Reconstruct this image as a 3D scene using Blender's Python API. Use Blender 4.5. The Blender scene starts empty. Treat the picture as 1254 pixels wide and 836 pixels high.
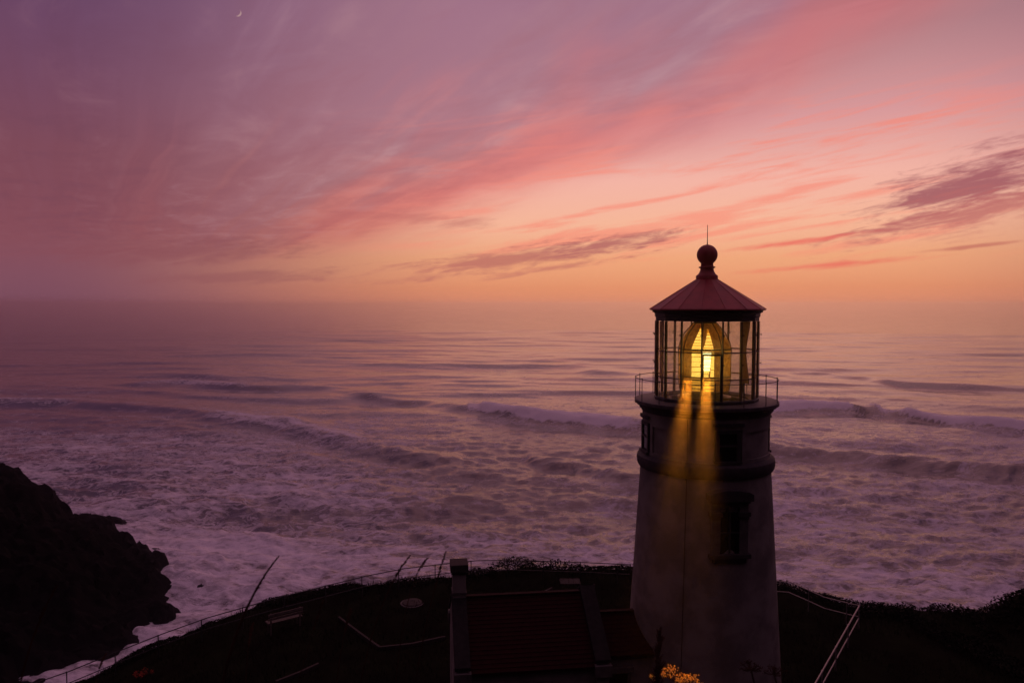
import bpy, math, random
import numpy as np
from mathutils import Vector, Matrix

random.seed(7)
RNG = np.random.default_rng(7)
R = math.radians
sc = bpy.context.scene
col = sc.collection

# ------------------------------------------------------------------ camera
F_PX, W_PX, H_PX, HORIZON = 920.0, 1254.0, 836.0, 372.0
CAM = Vector((0.0, 0.0, 60.0))                     # metres above the sea
PITCH = math.atan((H_PX / 2 - HORIZON) / F_PX)     # looking slightly down
cam_data = bpy.data.cameras.new("camera")
cam_data.sensor_width = 36.0
cam_data.lens = F_PX / W_PX * 36.0
cam_data.clip_start = 0.1
cam_data.clip_end = 200000.0
cam_data.dof.use_dof = True
cam_data.dof.focus_distance = 30.0
cam_data.dof.aperture_fstop = 4.0
cam = bpy.data.objects.new("camera", cam_data)
cam.location = CAM
cam.rotation_euler = (math.pi / 2 - PITCH, 0, 0)
col.objects.link(cam)
sc.camera = cam


def ray(px, py):
    """Direction of a photograph pixel (1254 x 836) in the world."""
    a, b = (px - W_PX / 2) / F_PX, (H_PX / 2 - py) / F_PX
    c, s = math.cos(PITCH), math.sin(PITCH)
    return Vector((a, c + b * s, b * c - s))


def at(px, py, z=None, y=None):
    d = ray(px, py)
    k = (z - CAM.z) / d.z if z is not None else (y - CAM.y) / d.y
    return CAM + d * k


def azel(px, py):
    d = ray(px, py).normalized()
    return math.atan2(d.x, d.y), math.asin(d.z)


def lin(r, g, b):
    return tuple(((v / 255) / 12.92 if v <= 10.3 else (((v / 255) + .055) / 1.055) ** 2.4) for v in (r, g, b)) + (1.0,)


# ------------------------------------------------------------------ node expression helper
class E:
    """A scalar socket with arithmetic that adds Math nodes."""
    def __init__(self, tree, sock):
        self.t, self.s = tree, sock

    def _m(self, op, *args, clamp=False):
        n = self.t.nodes.new("ShaderNodeMath")
        n.operation = op
        n.use_clamp = clamp
        for i, a in enumerate(args):
            if isinstance(a, E):
                self.t.links.new(a.s, n.inputs[i])
            else:
                n.inputs[i].default_value = a
        return E(self.t, n.outputs[0])

    def __add__(self, o): return self._m("ADD", self, o)
    def __radd__(self, o): return self._m("ADD", o, self)
    def __sub__(self, o): return self._m("SUBTRACT", self, o)
    def __rsub__(self, o): return self._m("SUBTRACT", o, self)
    def __mul__(self, o): return self._m("MULTIPLY", self, o)
    def __rmul__(self, o): return self._m("MULTIPLY", o, self)
    def __truediv__(self, o): return self._m("DIVIDE", self, o)
    def __rtruediv__(self, o): return self._m("DIVIDE", o, self)
    def abs(self): return self._m("ABSOLUTE", self)
    def sqrt(self): return self._m("SQRT", self)
    def max(self, o): return self._m("MAXIMUM", self, o)
    def min(self, o): return self._m("MINIMUM", self, o)
    def pow(self, o): return self._m("POWER", self, o)

    def smooth(self, a, b, lo=0.0, hi=1.0):
        n = self.t.nodes.new("ShaderNodeMapRange")
        n.interpolation_type = "SMOOTHSTEP"
        self.t.links.new(self.s, n.inputs[0])
        for i, v in enumerate((a, b, lo, hi)):
            n.inputs[i + 1].default_value = v
        return E(self.t, n.outputs[0])

    def ramp(self, stops, interp="LINEAR"):
        n = self.t.nodes.new("ShaderNodeValToRGB")
        n.color_ramp.interpolation = interp
        el = n.color_ramp.elements
        while len(el) < len(stops):
            el.new(0.5)
        for e, (p, c) in zip(el, stops):
            e.position = p
            e.color = c
        self.t.links.new(self.s, n.inputs[0])
        return n.outputs[0]


def comb(t, x, y, z=0.0):
    n = t.nodes.new("ShaderNodeCombineXYZ")
    for i, a in enumerate((x, y, z)):
        if isinstance(a, E):
            t.links.new(a.s, n.inputs[i])
        else:
            n.inputs[i].default_value = a
    return n.outputs[0]


def noise(t, vec, scale=1.0, detail=4.0, rough=0.5, dist=0.0, kind="FBM"):
    n = t.nodes.new("ShaderNodeTexNoise")
    n.noise_type = kind
    n.normalize = True
    t.links.new(vec, n.inputs["Vector"])
    n.inputs["Scale"].default_value = scale
    n.inputs["Detail"].default_value = detail
    n.inputs["Roughness"].default_value = rough
    n.inputs["Distortion"].default_value = dist
    return E(t, n.outputs["Fac"])


def mixc(t, fac, a, b, mode="MIX"):
    n = t.nodes.new("ShaderNodeMix")
    n.data_type = "RGBA"
    n.blend_type = mode
    for i, v in ((0, fac), (6, a), (7, b)):
        if isinstance(v, E):
            t.links.new(v.s, n.inputs[i])
        elif isinstance(v, (float, int, tuple)):
            n.inputs[i].default_value = v
        else:
            t.links.new(v, n.inputs[i])
    return n.outputs[2]


# ------------------------------------------------------------------ sky
SUN_AZ, SUN_EL = R(13.0), R(2.5)
world = bpy.data.worlds.new("World")
sc.world = world
world.use_nodes = True
wt = world.node_tree
wt.nodes.clear()
tc = wt.nodes.new("ShaderNodeTexCoord")
sep = wt.nodes.new("ShaderNodeSeparateXYZ")
wt.links.new(tc.outputs["Generated"], sep.inputs[0])
X, Y, Z = (E(wt, o) for o in sep.outputs)
az = X._m("ARCTAN2", X, Y)
el = Z._m("ARCSINE", Z)
d0 = (az - SUN_AZ).abs()
dl = d0.min(6.28319 - d0)
ep = Z.max(0.0).sqrt()


def ep_of(deg):
    return math.sqrt(math.sin(R(deg)))


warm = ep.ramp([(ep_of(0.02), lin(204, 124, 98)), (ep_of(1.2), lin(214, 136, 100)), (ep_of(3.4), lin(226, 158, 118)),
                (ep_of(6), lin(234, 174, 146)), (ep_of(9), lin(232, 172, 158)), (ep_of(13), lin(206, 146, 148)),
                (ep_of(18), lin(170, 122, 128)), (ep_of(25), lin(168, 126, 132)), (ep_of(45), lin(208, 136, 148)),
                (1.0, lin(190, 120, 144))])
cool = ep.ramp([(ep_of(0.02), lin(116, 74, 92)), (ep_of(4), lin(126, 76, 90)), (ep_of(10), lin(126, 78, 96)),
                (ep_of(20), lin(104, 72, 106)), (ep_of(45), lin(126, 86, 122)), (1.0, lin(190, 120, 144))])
side = dl.smooth(0.22, 0.80)
base = mixc(wt, side, warm, cool)

# high cirrus: parallel streaks on a flat layer far up, so that they fan out in perspective
iz = 1.0 / Z.max(0.05)
PX, PY = X * iz, Y * iz
VA = R(-24.0)
along = PX * math.sin(VA) + PY * math.cos(VA)
across = PX * math.cos(VA) - PY * math.sin(VA)
warp = noise(wt, comb(wt, along * 0.35, across * 0.5, 3.1), 1.0, 2.0)
acr = across + (warp - 0.5) * 1.7
# the broad veil; its lower border climbs from the south-west horizon to the north, and its soft
# streaks fan out from the far end of the cloud street, just above that horizon
fa0, fe0 = azel(90, 405)
fx, fy = az.max(-1.3).min(1.3) - fa0, el - fe0
fr_ = (fx * fx + fy * fy).sqrt()
ft = fx._m("ARCTAN2", fy + 0.02, fx + (warp - 0.5) * 0.05)
nf = noise(wt, comb(wt, ft * 4.2, fr_ * 2.6, 9.0), 1.0, 3.0, 0.5, 0.1)
nf2 = noise(wt, comb(wt, ft * 12.0, fr_ * 3.4, 4.5), 1.0, 5.0, 0.58, 0.35)
q0 = el - 0.140 - az.max(-0.75).min(0.75) * 0.345
q = q0 + (nf - 0.5) * 0.10 + (nf2 - 0.5) * 0.055
high = el.smooth(R(1.5), R(5.5))
veil = q.smooth(-0.040, 0.045) * high
hot = ep.ramp([(ep_of(4), lin(206, 108, 94)), (ep_of(8), lin(212, 110, 104)), (ep_of(14), lin(206, 118, 118)), (ep_of(22), lin(184, 108, 116)), (ep_of(45), lin(204, 124, 134))])
grey = ep.ramp([(ep_of(5), lin(162, 90, 92)), (ep_of(9), lin(158, 98, 106)), (ep_of(14), lin(162, 114, 128)), (ep_of(22), lin(152, 108, 130)), (ep_of(45), lin(188, 126, 144))])
vc = mixc(wt, (q0 + (nf - 0.5) * 0.46 + (nf2 - 0.5) * 0.22).smooth(-0.02, 0.16), hot, grey)
vside = mixc(wt, (nf * 0.6 + nf2 * 0.4).smooth(0.36, 0.62) * fx.smooth(0.02, 0.30), ep.ramp([(ep_of(3), lin(130, 72, 82)), (ep_of(10), lin(118, 68, 82)), (ep_of(17), lin(104, 66, 92)), (ep_of(24), lin(88, 59, 94)), (ep_of(45), lin(112, 82, 108))]),
             ep.ramp([(ep_of(3), lin(142, 82, 90)), (ep_of(10), lin(134, 84, 98)), (ep_of(17), lin(120, 82, 108)), (ep_of(24), lin(100, 70, 108)), (ep_of(45), lin(120, 88, 114))]))
c = mixc(wt, veil * (nf2.smooth(0.32, 0.62) * 0.18 + 0.74), base, mixc(wt, dl.smooth(0.26, 0.80), vc, vside))
pale = nf.smooth(0.48, 0.64) * nf2.smooth(0.40, 0.66) * q0.smooth(0.0, 0.08) * high * (1.0 - dl.smooth(0.35, 0.75)) * 0.36
c = mixc(wt, pale, c, mixc(wt, dl.smooth(0.3, 0.9), lin(196, 156, 160), lin(130, 94, 116)))
rip = noise(wt, comb(wt, along * 1.3 + across * 0.5, across * 2.6, 7.7), 1.0, 6.0, 0.62, 0.5)
c = mixc(wt, rip.smooth(0.48, 0.68) * veil * nf.smooth(0.38, 0.58) * 0.20, c, mixc(wt, dl.smooth(0.3, 0.8), lin(206, 160, 160), lin(150, 104, 118)))
c = mixc(wt, (1.0 - rip.smooth(0.34, 0.52)) * veil * 0.16, c, mixc(wt, dl.smooth(0.3, 0.8), lin(150, 84, 92), lin(92, 56, 78)))
# thin salmon wisps in the clear band, and low cloud banks each at its own bearing and height
wn = noise(wt, comb(wt, az * 5.0, el * 58.0 - az * 8.0, 2.2), 1.0, 5.0, 0.6, 0.4)
wisp = wn.smooth(0.47, 0.64) * el.smooth(R(2.0), R(5.0)) * (1.0 - el.smooth(R(12.0), R(16.0)))
c = mixc(wt, wisp * (1.0 - dl.smooth(0.22, 0.52)) * (1.0 - veil * 0.6) * 0.6, c, lin(236, 128, 110))
bn = noise(wt, comb(wt, az * 14.0, el * 85.0 - az * 13.0, 6.4), 1.0, 6.0, 0.62, 0.5)
bf = noise(wt, comb(wt, az * 75.0, el * 260.0 - az * 25.0, 4.0), 1.0, 2.0, 0.6)
BN = (bn - 0.5) * 2.8 + (bf - 0.5) * 0.55


def bank(c, px, py, half, thick, tilt, colour, k=0.85, rag=1.0, soft=0.95):
    a0, e0 = azel(px, py)
    u, v = az - a0, el - e0
    p = (u + v * tilt) * (F_PX / half)
    q = (v - u * tilt) * (F_PX / thick)
    rr = 1.0 - (p * p + q * q).sqrt()
    return mixc(wt, (rr + BN * rag).smooth(0.0, soft) * k, c, colour)


c = bank(c, 620, 318, 215, 17, 0.12, lin(172, 98, 94), 0.8)
c = bank(c, 745, 299, 115, 14, 0.10, lin(168, 96, 96), 0.85)
c = bank(c, 690, 326, 110, 6, 0.15, lin(180, 104, 96), 0.7)
c = bank(c, 1215, 214, 170, 36, 0.33, lin(152, 84, 94), 0.92)
c = bank(c, 1190, 262, 160, 23, 0.16, lin(180, 100, 98), 0.8)
c = bank(c, 970, 297, 95, 5, 0.11, lin(222, 102, 92), 0.85, 0.5)
c = bank(c, 1010, 325, 130, 5, 0.07, lin(220, 102, 90), 0.85, 0.5)
c = bank(c, 1190, 302, 60, 3, 0.08, lin(180, 96, 88), 0.7, 0.5)
c = bank(c, 230, 308, 170, 22, 0.03, lin(128, 70, 80), 0.5)
c = bank(c, 300, 338, 130, 10, 0.04, lin(132, 74, 82), 0.42)
c = bank(c, 520, 268, 100, 12, -0.05, lin(176, 98, 96), 0.45)
# the eastern sky behind the camera is already dark
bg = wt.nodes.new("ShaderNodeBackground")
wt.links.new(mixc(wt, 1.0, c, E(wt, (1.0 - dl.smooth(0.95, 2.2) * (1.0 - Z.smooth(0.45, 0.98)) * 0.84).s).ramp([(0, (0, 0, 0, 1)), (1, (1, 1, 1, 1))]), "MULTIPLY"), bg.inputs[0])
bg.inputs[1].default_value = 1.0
# the physical dusk sky under the clouds
nish = wt.nodes.new("ShaderNodeTexSky")
nish.sky_type = "NISHITA"
nish.sun_disc = False
nish.sun_elevation = SUN_EL
nish.sun_rotation = SUN_AZ
bg2 = wt.nodes.new("ShaderNodeBackground")
wt.links.new(nish.outputs[0], bg2.inputs[0])
bg2.inputs[1].default_value = 0.0008
addn = wt.nodes.new("ShaderNodeAddShader")
wt.links.new(bg.outputs[0], addn.inputs[0])
wt.links.new(bg2.outputs[0], addn.inputs[1])
wout = wt.nodes.new("ShaderNodeOutputWorld")
wt.links.new(addn.outputs[0], wout.inputs[0])

# the sun has all but gone: a weak, wide, red glow from the west
sun_data = bpy.data.lights.new("sun", "SUN")
sun_data.energy = 0.03
sun_data.angle = R(40)
sun_data.color = (1.0, 0.56, 0.40)
sun = bpy.data.objects.new("sun", sun_data)
sd = Vector((math.sin(SUN_AZ) * math.cos(SUN_EL), math.cos(SUN_AZ) * math.cos(SUN_EL), math.sin(SUN_EL)))
sun.rotation_euler = sd.to_track_quat("Z", "Y").to_euler()
col.objects.link(sun)

vs = sc.view_settings
sc.display_settings.display_device = "sRGB"
vs.view_transform = "Standard"
vs.look = "None"
vs.exposure = 0.14
vs.gamma = 1.0
world.cycles.sampling_method = "MANUAL"
world.cycles.sample_map_resolution = 256
sc.cycles.use_denoising = True
sc.cycles.max_bounces = 10
sc.cycles.transparent_max_bounces = 24
sc.cycles.volume_bounces = 6
sc.cycles.sample_clamp_indirect = 4.0

# ------------------------------------------------------------------ materials
def material(name, base=(0.5, 0.5, 0.5), rough=0.8, metal=0.0, spec=0.3, vary=0.0, scale=3.0, bump=0.0, bscale=20.0, tint=None, detail=5.0):
    m = bpy.data.materials.new(name)
    m.use_nodes = True
    t = m.node_tree
    p = t.nodes["Principled BSDF"]
    p.inputs["Base Color"].default_value = (*base, 1)
    p.inputs["Roughness"].default_value = rough
    p.inputs["Metallic"].default_value = metal
    p.inputs["Specular IOR Level"].default_value = spec
    g = t.nodes.new("ShaderNodeNewGeometry")
    if vary:
        n = noise(t, g.outputs["Position"], scale, detail, 0.6)
        other = tint or tuple(v * (1 - vary) for v in base)
        t.links.new(mixc(t, n.smooth(0.35, 0.65), (*base, 1), (*other, 1)), p.inputs["Base Color"])
    if bump:
        n = noise(t, g.outputs["Position"], bscale, 5.0, 0.6)
        b = t.nodes.new("ShaderNodeBump")
        b.inputs["Strength"].default_value = bump
        b.inputs["Distance"].default_value = 0.05
        t.links.new(n.s, b.inputs["Height"])
        t.links.new(b.outputs[0], p.inputs["Normal"])
    return m


M = {
    "wall": material("white_stucco", (0.29, 0.256, 0.212), 0.85, vary=0.42, scale=0.9, bump=0.25, bscale=26),
    "trim": material("dark_trim_paint", (0.06, 0.05, 0.046), 0.7, vary=0.3, scale=5, bump=0.2),
    "iron": material("black_iron", (0.03, 0.027, 0.026), 0.55, spec=0.4),
    "sash_iron": material("bronze_sash", (0.17, 0.125, 0.075), 0.5, spec=0.4),
    "deck": material("gallery_metal", (0.10, 0.085, 0.08), 0.6, vary=0.35, scale=4, bump=0.1),
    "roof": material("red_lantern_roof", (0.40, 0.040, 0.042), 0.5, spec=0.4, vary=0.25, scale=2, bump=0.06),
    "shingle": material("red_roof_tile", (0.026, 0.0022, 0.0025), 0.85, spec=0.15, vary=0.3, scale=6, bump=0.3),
    "coping": material("dark_coping_stone", (0.022, 0.019, 0.017), 0.9, vary=0.4, scale=5, bump=0.3),
    "stone": material("weathered_stone", (0.13, 0.115, 0.10), 0.9, vary=0.35, scale=4, bump=0.4),
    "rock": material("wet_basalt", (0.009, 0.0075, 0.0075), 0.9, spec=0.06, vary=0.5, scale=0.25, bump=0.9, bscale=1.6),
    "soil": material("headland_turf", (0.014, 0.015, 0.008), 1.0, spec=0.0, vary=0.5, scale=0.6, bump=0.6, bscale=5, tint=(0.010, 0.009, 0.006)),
    "grass": material("grass_blade", (0.018, 0.020, 0.009), 0.95, spec=0.05, vary=0.5, scale=0.8, tint=(0.015, 0.013, 0.008)),
    "leaf": material("scrub_leaf", (0.016, 0.018, 0.009), 0.9, spec=0.08, vary=0.5, scale=0.7, tint=(0.012, 0.011, 0.007)),
    "stalk": material("dry_stalk", (0.06, 0.03, 0.018), 0.95, spec=0.05, vary=0.3, scale=30),
    "pipe": material("galvanised_pipe", (0.34, 0.30, 0.28), 0.45, metal=0.6, spec=0.5, vary=0.2, scale=8),
    "concrete": material("pale_concrete", (0.055, 0.043, 0.034), 0.9, vary=0.25, scale=7, bump=0.2),
    "timber": material("grey_timber", (0.16, 0.13, 0.10), 0.9, vary=0.35, scale=9, bump=0.2),
    "brass": material("lens_brass", (0.20, 0.11, 0.04), 0.35, metal=0.8, spec=0.5),
    "dark_glass": material("dark_window_glass", (0.008, 0.008, 0.010), 0.12, spec=0.5, bump=0.02, bscale=3),
    "floret": material("dry_floret", (0.80, 0.66, 0.25), 0.9, spec=0.05, vary=0.3, scale=40),
    "petal": material("orange_petal", (0.5, 0.09, 0.05), 0.8, spec=0.1, vary=0.3, scale=40),
}


def glass_mat():
    """Salt-hazed pane: mostly clear, a little gloss, a little dust that catches the lamp."""
    m = bpy.data.materials.new("lantern_glass")
    m.use_nodes = True
    t = m.node_tree
    t.nodes.clear()
    o = t.nodes.new("ShaderNodeOutputMaterial")
    tr = t.nodes.new("ShaderNodeBsdfTransparent")
    tr.inputs[0].default_value = (0.985, 0.965, 0.91, 1)
    gl = t.nodes.new("ShaderNodeBsdfGlossy")
    gl.inputs["Roughness"].default_value = 0.04
    tl = t.nodes.new("ShaderNodeBsdfTranslucent")
    tl.inputs[0].default_value = (0.8, 0.7, 0.55, 1)
    g = t.nodes.new("ShaderNodeNewGeometry")
    dust = noise(t, g.outputs["Position"], 2.2, 5.0, 0.65).smooth(0.35, 0.7, 0.05, 0.17)
    a = t.nodes.new("ShaderNodeMixShader")
    t.links.new(dust.s, a.inputs[0])
    t.links.new(tr.outputs[0], a.inputs[1])
    t.links.new(tl.outputs[0], a.inputs[2])
    b = t.nodes.new("ShaderNodeMixShader")
    b.inputs[0].default_value = 0.05
    t.links.new(a.outputs[0], b.inputs[1])
    t.links.new(gl.outputs[0], b.inputs[2])
    t.links.new(b.outputs[0], o.inputs[0])
    return m


def prism_mat():
    """Amber-lit crown glass prisms: light from the lamp inside comes through the rings."""
    m = bpy.data.materials.new("lens_prism_glass")
    m.use_nodes = True
    t = m.node_tree
    t.nodes.clear()
    o = t.nodes.new("ShaderNodeOutputMaterial")
    g = t.nodes.new("ShaderNodeNewGeometry")
    n = noise(t, g.outputs["Position"], 6.0, 4.0, 0.6)
    tl = t.nodes.new("ShaderNodeBsdfTranslucent")
    t.links.new(mixc(t, n.smooth(0.35, 0.65), (1.0, 0.58, 0.12, 1), (0.55, 0.27, 0.045, 1)), tl.inputs[0])
    tr = t.nodes.new("ShaderNodeBsdfTransparent")
    tr.inputs[0].default_value = (0.9, 0.72, 0.40, 1)
    gl = t.nodes.new("ShaderNodeBsdfGlossy")
    gl.inputs["Roughness"].default_value = 0.15
    gl.inputs[0].default_value = (1, 0.9, 0.75, 1)
    a = t.nodes.new("ShaderNodeMixShader")
    a.inputs[0].default_value = 0.14
    t.links.new(tl.outputs[0], a.inputs[1])
    t.links.new(tr.outputs[0], a.inputs[2])
    b = t.nodes.new("ShaderNodeMixShader")
    b.inputs[0].default_value = 0.10
    t.links.new(a.outputs[0], b.inputs[1])
    t.links.new(gl.outputs[0], b.inputs[2])
    t.links.new(b.outputs[0], o.inputs[0])
    return m


def lens_glow_mat(name, c1, c2, s1, s2, bands):
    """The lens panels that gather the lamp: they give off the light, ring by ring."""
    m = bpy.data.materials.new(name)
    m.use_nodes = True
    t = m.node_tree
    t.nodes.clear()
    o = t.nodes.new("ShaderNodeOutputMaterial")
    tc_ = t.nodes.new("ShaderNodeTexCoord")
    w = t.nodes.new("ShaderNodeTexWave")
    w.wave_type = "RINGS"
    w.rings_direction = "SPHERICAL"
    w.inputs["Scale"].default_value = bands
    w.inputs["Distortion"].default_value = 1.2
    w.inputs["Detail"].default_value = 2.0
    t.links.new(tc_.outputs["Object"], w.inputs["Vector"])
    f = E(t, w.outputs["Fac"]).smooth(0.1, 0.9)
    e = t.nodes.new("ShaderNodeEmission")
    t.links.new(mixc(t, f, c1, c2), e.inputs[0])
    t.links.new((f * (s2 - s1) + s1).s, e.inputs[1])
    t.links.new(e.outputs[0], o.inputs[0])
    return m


def cloth_mat():
    m = material("lantern_curtain_cloth", (0.7, 0.62, 0.5), 0.95, spec=0.05, vary=0.25, scale=5)
    t = m.node_tree
    p = t.nodes["Principled BSDF"]
    tl = t.nodes.new("ShaderNodeBsdfTranslucent")
    tl.inputs[0].default_value = (0.8, 0.66, 0.45, 1)
    a = t.nodes.new("ShaderNodeMixShader")
    a.inputs[0].default_value = 0.45
    o = next(n for n in t.nodes if n.type == "OUTPUT_MATERIAL")
    t.links.new(p.outputs[0], a.inputs[1])
    t.links.new(tl.outputs[0], a.inputs[2])
    t.links.new(a.outputs[0], o.inputs[0])
    return m


M["glass"] = glass_mat()
M["prism"] = prism_mat()
M["glow_white"] = lens_glow_mat("bullseye_glow_glass", (1.0, 0.60, 0.10, 1), (1.0, 0.80, 0.36, 1), 2.2, 5.0, 9.0)  # lamp glow painted on the glass as emission; the bulb shares this one
M["glow_gold"] = lens_glow_mat("gold_glow_prism", (0.95, 0.42, 0.03, 1), (1.0, 0.62, 0.12, 1), 0.8, 2.3, 12.0)
M["glow_amber"] = lens_glow_mat("amber_glow_prism", (0.55, 0.20, 0.012, 1), (0.95, 0.45, 0.05, 1), 0.35, 1.1, 14.0)
M["cloth"] = cloth_mat()
_t = M["floret"].node_tree                      # thin dry petals let light through
_p, _o = _t.nodes["Principled BSDF"], next(n for n in _t.nodes if n.type == "OUTPUT_MATERIAL")
_tl = _t.nodes.new("ShaderNodeBsdfTranslucent")
_tl.inputs[0].default_value = (0.95, 0.8, 0.3, 1)
_a = _t.nodes.new("ShaderNodeMixShader")
_a.inputs[0].default_value = 0.5
_t.links.new(_p.outputs[0], _a.inputs[1])
_t.links.new(_tl.outputs[0], _a.inputs[2])
_t.links.new(_a.outputs[0], _o.inputs[0])


# ------------------------------------------------------------------ mesh helpers
class MB:
    """Collects shapes; build() links them as one mesh object."""
    def __init__(self):
        self.v, self.f = [], []

    def add(self, v, f):
        k = len(self.v)
        self.v += [tuple(p) for p in v]
        self.f += [tuple(i + k for i in q) for q in f]
        return self

    def box(self, x0, x1, y0, y1, z0, z1, mat=None):
        v = [Vector((x, y, z)) for z in (z0, z1) for y in (y0, y1) for x in (x0, x1)]
        if mat:
            v = [mat @ p for p in v]
        return self.add(v, [(0, 2, 3, 1), (4, 5, 7, 6), (0, 1, 5, 4), (2, 6, 7, 3), (0, 4, 6, 2), (1, 3, 7, 5)])

    def hexa(self, v):
        return self.add(v, [(0, 2, 3, 1), (4, 5, 7, 6), (0, 1, 5, 4), (2, 6, 7, 3), (0, 4, 6, 2), (1, 3, 7, 5)])

    def prism(self, poly, y0, y1, mat=None):
        """polygon in x,z extruded along y"""
        n = len(poly)
        v = [Vector((x, y0, z)) for x, z in poly] + [Vector((x, y1, z)) for x, z in poly]
        if mat:
            v = [mat @ p for p in v]
        f = [tuple(range(n)), tuple(range(2 * n - 1, n - 1, -1))]
        f += [(i + n, (i + 1) % n + n, (i + 1) % n, i) for i in range(n)]
        return self.add(v, f)

    def lathe(self, prof, n=48, phase=0.0, c=(0, 0), closed=False):
        v, f = [], []
        for r, z in prof:
            for k in range(n):
                a = phase + 2 * math.pi * k / n
                v.append((c[0] + r * math.sin(a), c[1] - r * math.cos(a), z))
        m = len(prof)
        for i in range(m if closed else m - 1):
            i2 = (i + 1) % m
            for k in range(n):
                k2 = (k + 1) % n
                f.append((i * n + k, i * n + k2, i2 * n + k2, i2 * n + k))
        if not closed:
            if prof[0][0] > 1e-4:
                f.append(tuple(range(n - 1, -1, -1)))
            if prof[-1][0] > 1e-4:
                f.append(tuple(range((m - 1) * n, m * n)))
        return self.add(v, f)

    def arc(self, r0, r1, a0, a1, z0, z1, n=8, r0t=None, r1t=None):
        """curved block between two radii, two bearings and two heights"""
        r0t, r1t = r0 if r0t is None else r0t, r1 if r1t is None else r1t
        v, f = [], []
        for k in range(n + 1):
            a = a0 + (a1 - a0) * k / n
            s, c_ = math.sin(a), -math.cos(a)
            v += [(r0 * s, r0 * c_, z0), (r1 * s, r1 * c_, z0), (r1t * s, r1t * c_, z1), (r0t * s, r0t * c_, z1)]
        for k in range(n):
            b = 4 * k
            for i in range(4):
                j = (i + 1) % 4
                f.append((b + i, b + j, b + 4 + j, b + 4 + i))
        f += [(3, 2, 1, 0), (4 * n, 4 * n + 1, 4 * n + 2, 4 * n + 3)]
        return self.add(v, f)

    def tube(self, pts, rad, n=6, closed=False):
        pts = [Vector(p) for p in pts]
        m = len(pts)
        rads = rad if isinstance(rad, (list, tuple)) else [rad] * m
        v, f = [], []
        for i, p in enumerate(pts):
            a = pts[(i - 1) % m] if closed or i else p
            b = pts[(i + 1) % m] if closed or i < m - 1 else p
            d = (b - a).normalized()
            u = d.cross(Vector((0, 0, 1)))
            if u.length < 1e-3:
                u = d.cross(Vector((1, 0, 0)))
            u.normalize()
            w = d.cross(u)
            for k in range(n):
                t = 2 * math.pi * k / n
                v.append(p + (u * math.cos(t) + w * math.sin(t)) * rads[i])
        for i in range(m if closed else m - 1):
            i2 = (i + 1) % m
            for k in range(n):
                k2 = (k + 1) % n
                f.append((i * n + k, i * n + k2, i2 * n + k2, i2 * n + k))
        if not closed:
            f += [tuple(range(n - 1, -1, -1)), tuple(range((m - 1) * n, m * n))]
        return self.add(v, f)

    def mesh(self, name, mat, smooth=True, angle=35):
        me = bpy.data.meshes.new(name)
        me.from_pydata(self.v, [], self.f)
        if mat:
            me.materials.append(mat)
        if smooth:
            me.polygons.foreach_set("use_smooth", [True] * len(me.polygons))
            me.set_sharp_from_angle(angle=R(angle))
        me.update()
        return me

    def build(self, name, mat, parent=None, smooth=True, angle=35):
        return link(name, self.mesh(name, mat, smooth, angle), parent)


def link(name, data, parent=None):
    o = bpy.data.objects.new(name, data)
    col.objects.link(o)
    o.parent = parent
    return o


def tag(o, label=None, cat=None, group=None, kind=None):
    for k, v in (("label", label), ("category", cat), ("group", group), ("kind", kind)):
        if v:
            o[k] = v
    return o


def thing(name, label, cat, loc=(0, 0, 0), rz=0.0, group=None):
    o = link(name, None)
    o.location = loc
    o.rotation_euler = (0, 0, rz)
    return tag(o, label, cat, group)


def raw_mesh(name, verts, faces, mat, smooth=False):
    """fast mesh from numpy arrays; faces is an (n, k) index array"""
    me = bpy.data.meshes.new(name)
    n, k = faces.shape
    me.vertices.add(len(verts))
    me.vertices.foreach_set("co", np.ascontiguousarray(verts, dtype=np.float32).ravel())
    me.loops.add(n * k)
    me.loops.foreach_set("vertex_index", np.ascontiguousarray(faces, dtype=np.int32).ravel())
    me.polygons.add(n)
    me.polygons.foreach_set("loop_start", np.arange(0, n * k, k, dtype=np.int32))
    me.polygons.foreach_set("use_smooth", np.full(n, smooth, dtype=bool))
    me.materials.append(mat)
    me.update(calc_edges=True)
    me.validate()
    return me


def grid_faces(rows, cols):
    i = np.arange(rows - 1)[:, None] * cols + np.arange(cols - 1)[None, :]
    return np.stack([i, i + 1, i + 1 + cols, i + cols], -1).reshape(-1, 4)


def vnoise(x, y, seed=0):
    xi, yi = np.floor(x).astype(np.int64), np.floor(y).astype(np.int64)
    fx, fy = x - xi, y - yi
    fx, fy = fx * fx * fx * (fx * (fx * 6 - 15) + 10), fy * fy * fy * (fy * (fy * 6 - 15) + 10)

    def h(a, b):
        k = (a * 374761393 + b * 668265263 + seed * 974634777) & 0xFFFFFFFF
        k = ((k ^ (k >> 13)) * 1274126177) & 0xFFFFFFFF
        return ((k ^ (k >> 16)) & 0xFFFF) / 65535.0
    a = h(xi, yi) * (1 - fx) + h(xi + 1, yi) * fx
    b = h(xi, yi + 1) * (1 - fx) + h(xi + 1, yi + 1) * fx
    return a * (1 - fy) + b * fy


def fbm(x, y, octaves=4, seed=0, gain=0.5):
    s, a, t = 0.0, 1.0, 0.0
    for o in range(octaves):
        s = s + a * vnoise(x * 2 ** o + 17.3 * o, y * 2 ** o - 9.1 * o, seed + o)
        t += a
        a *= gain
    return s / t


def sstep(a, b, x):
    t = np.clip((x - a) / (b - a), 0, 1)
    return t * t * (3 - 2 * t)


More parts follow.
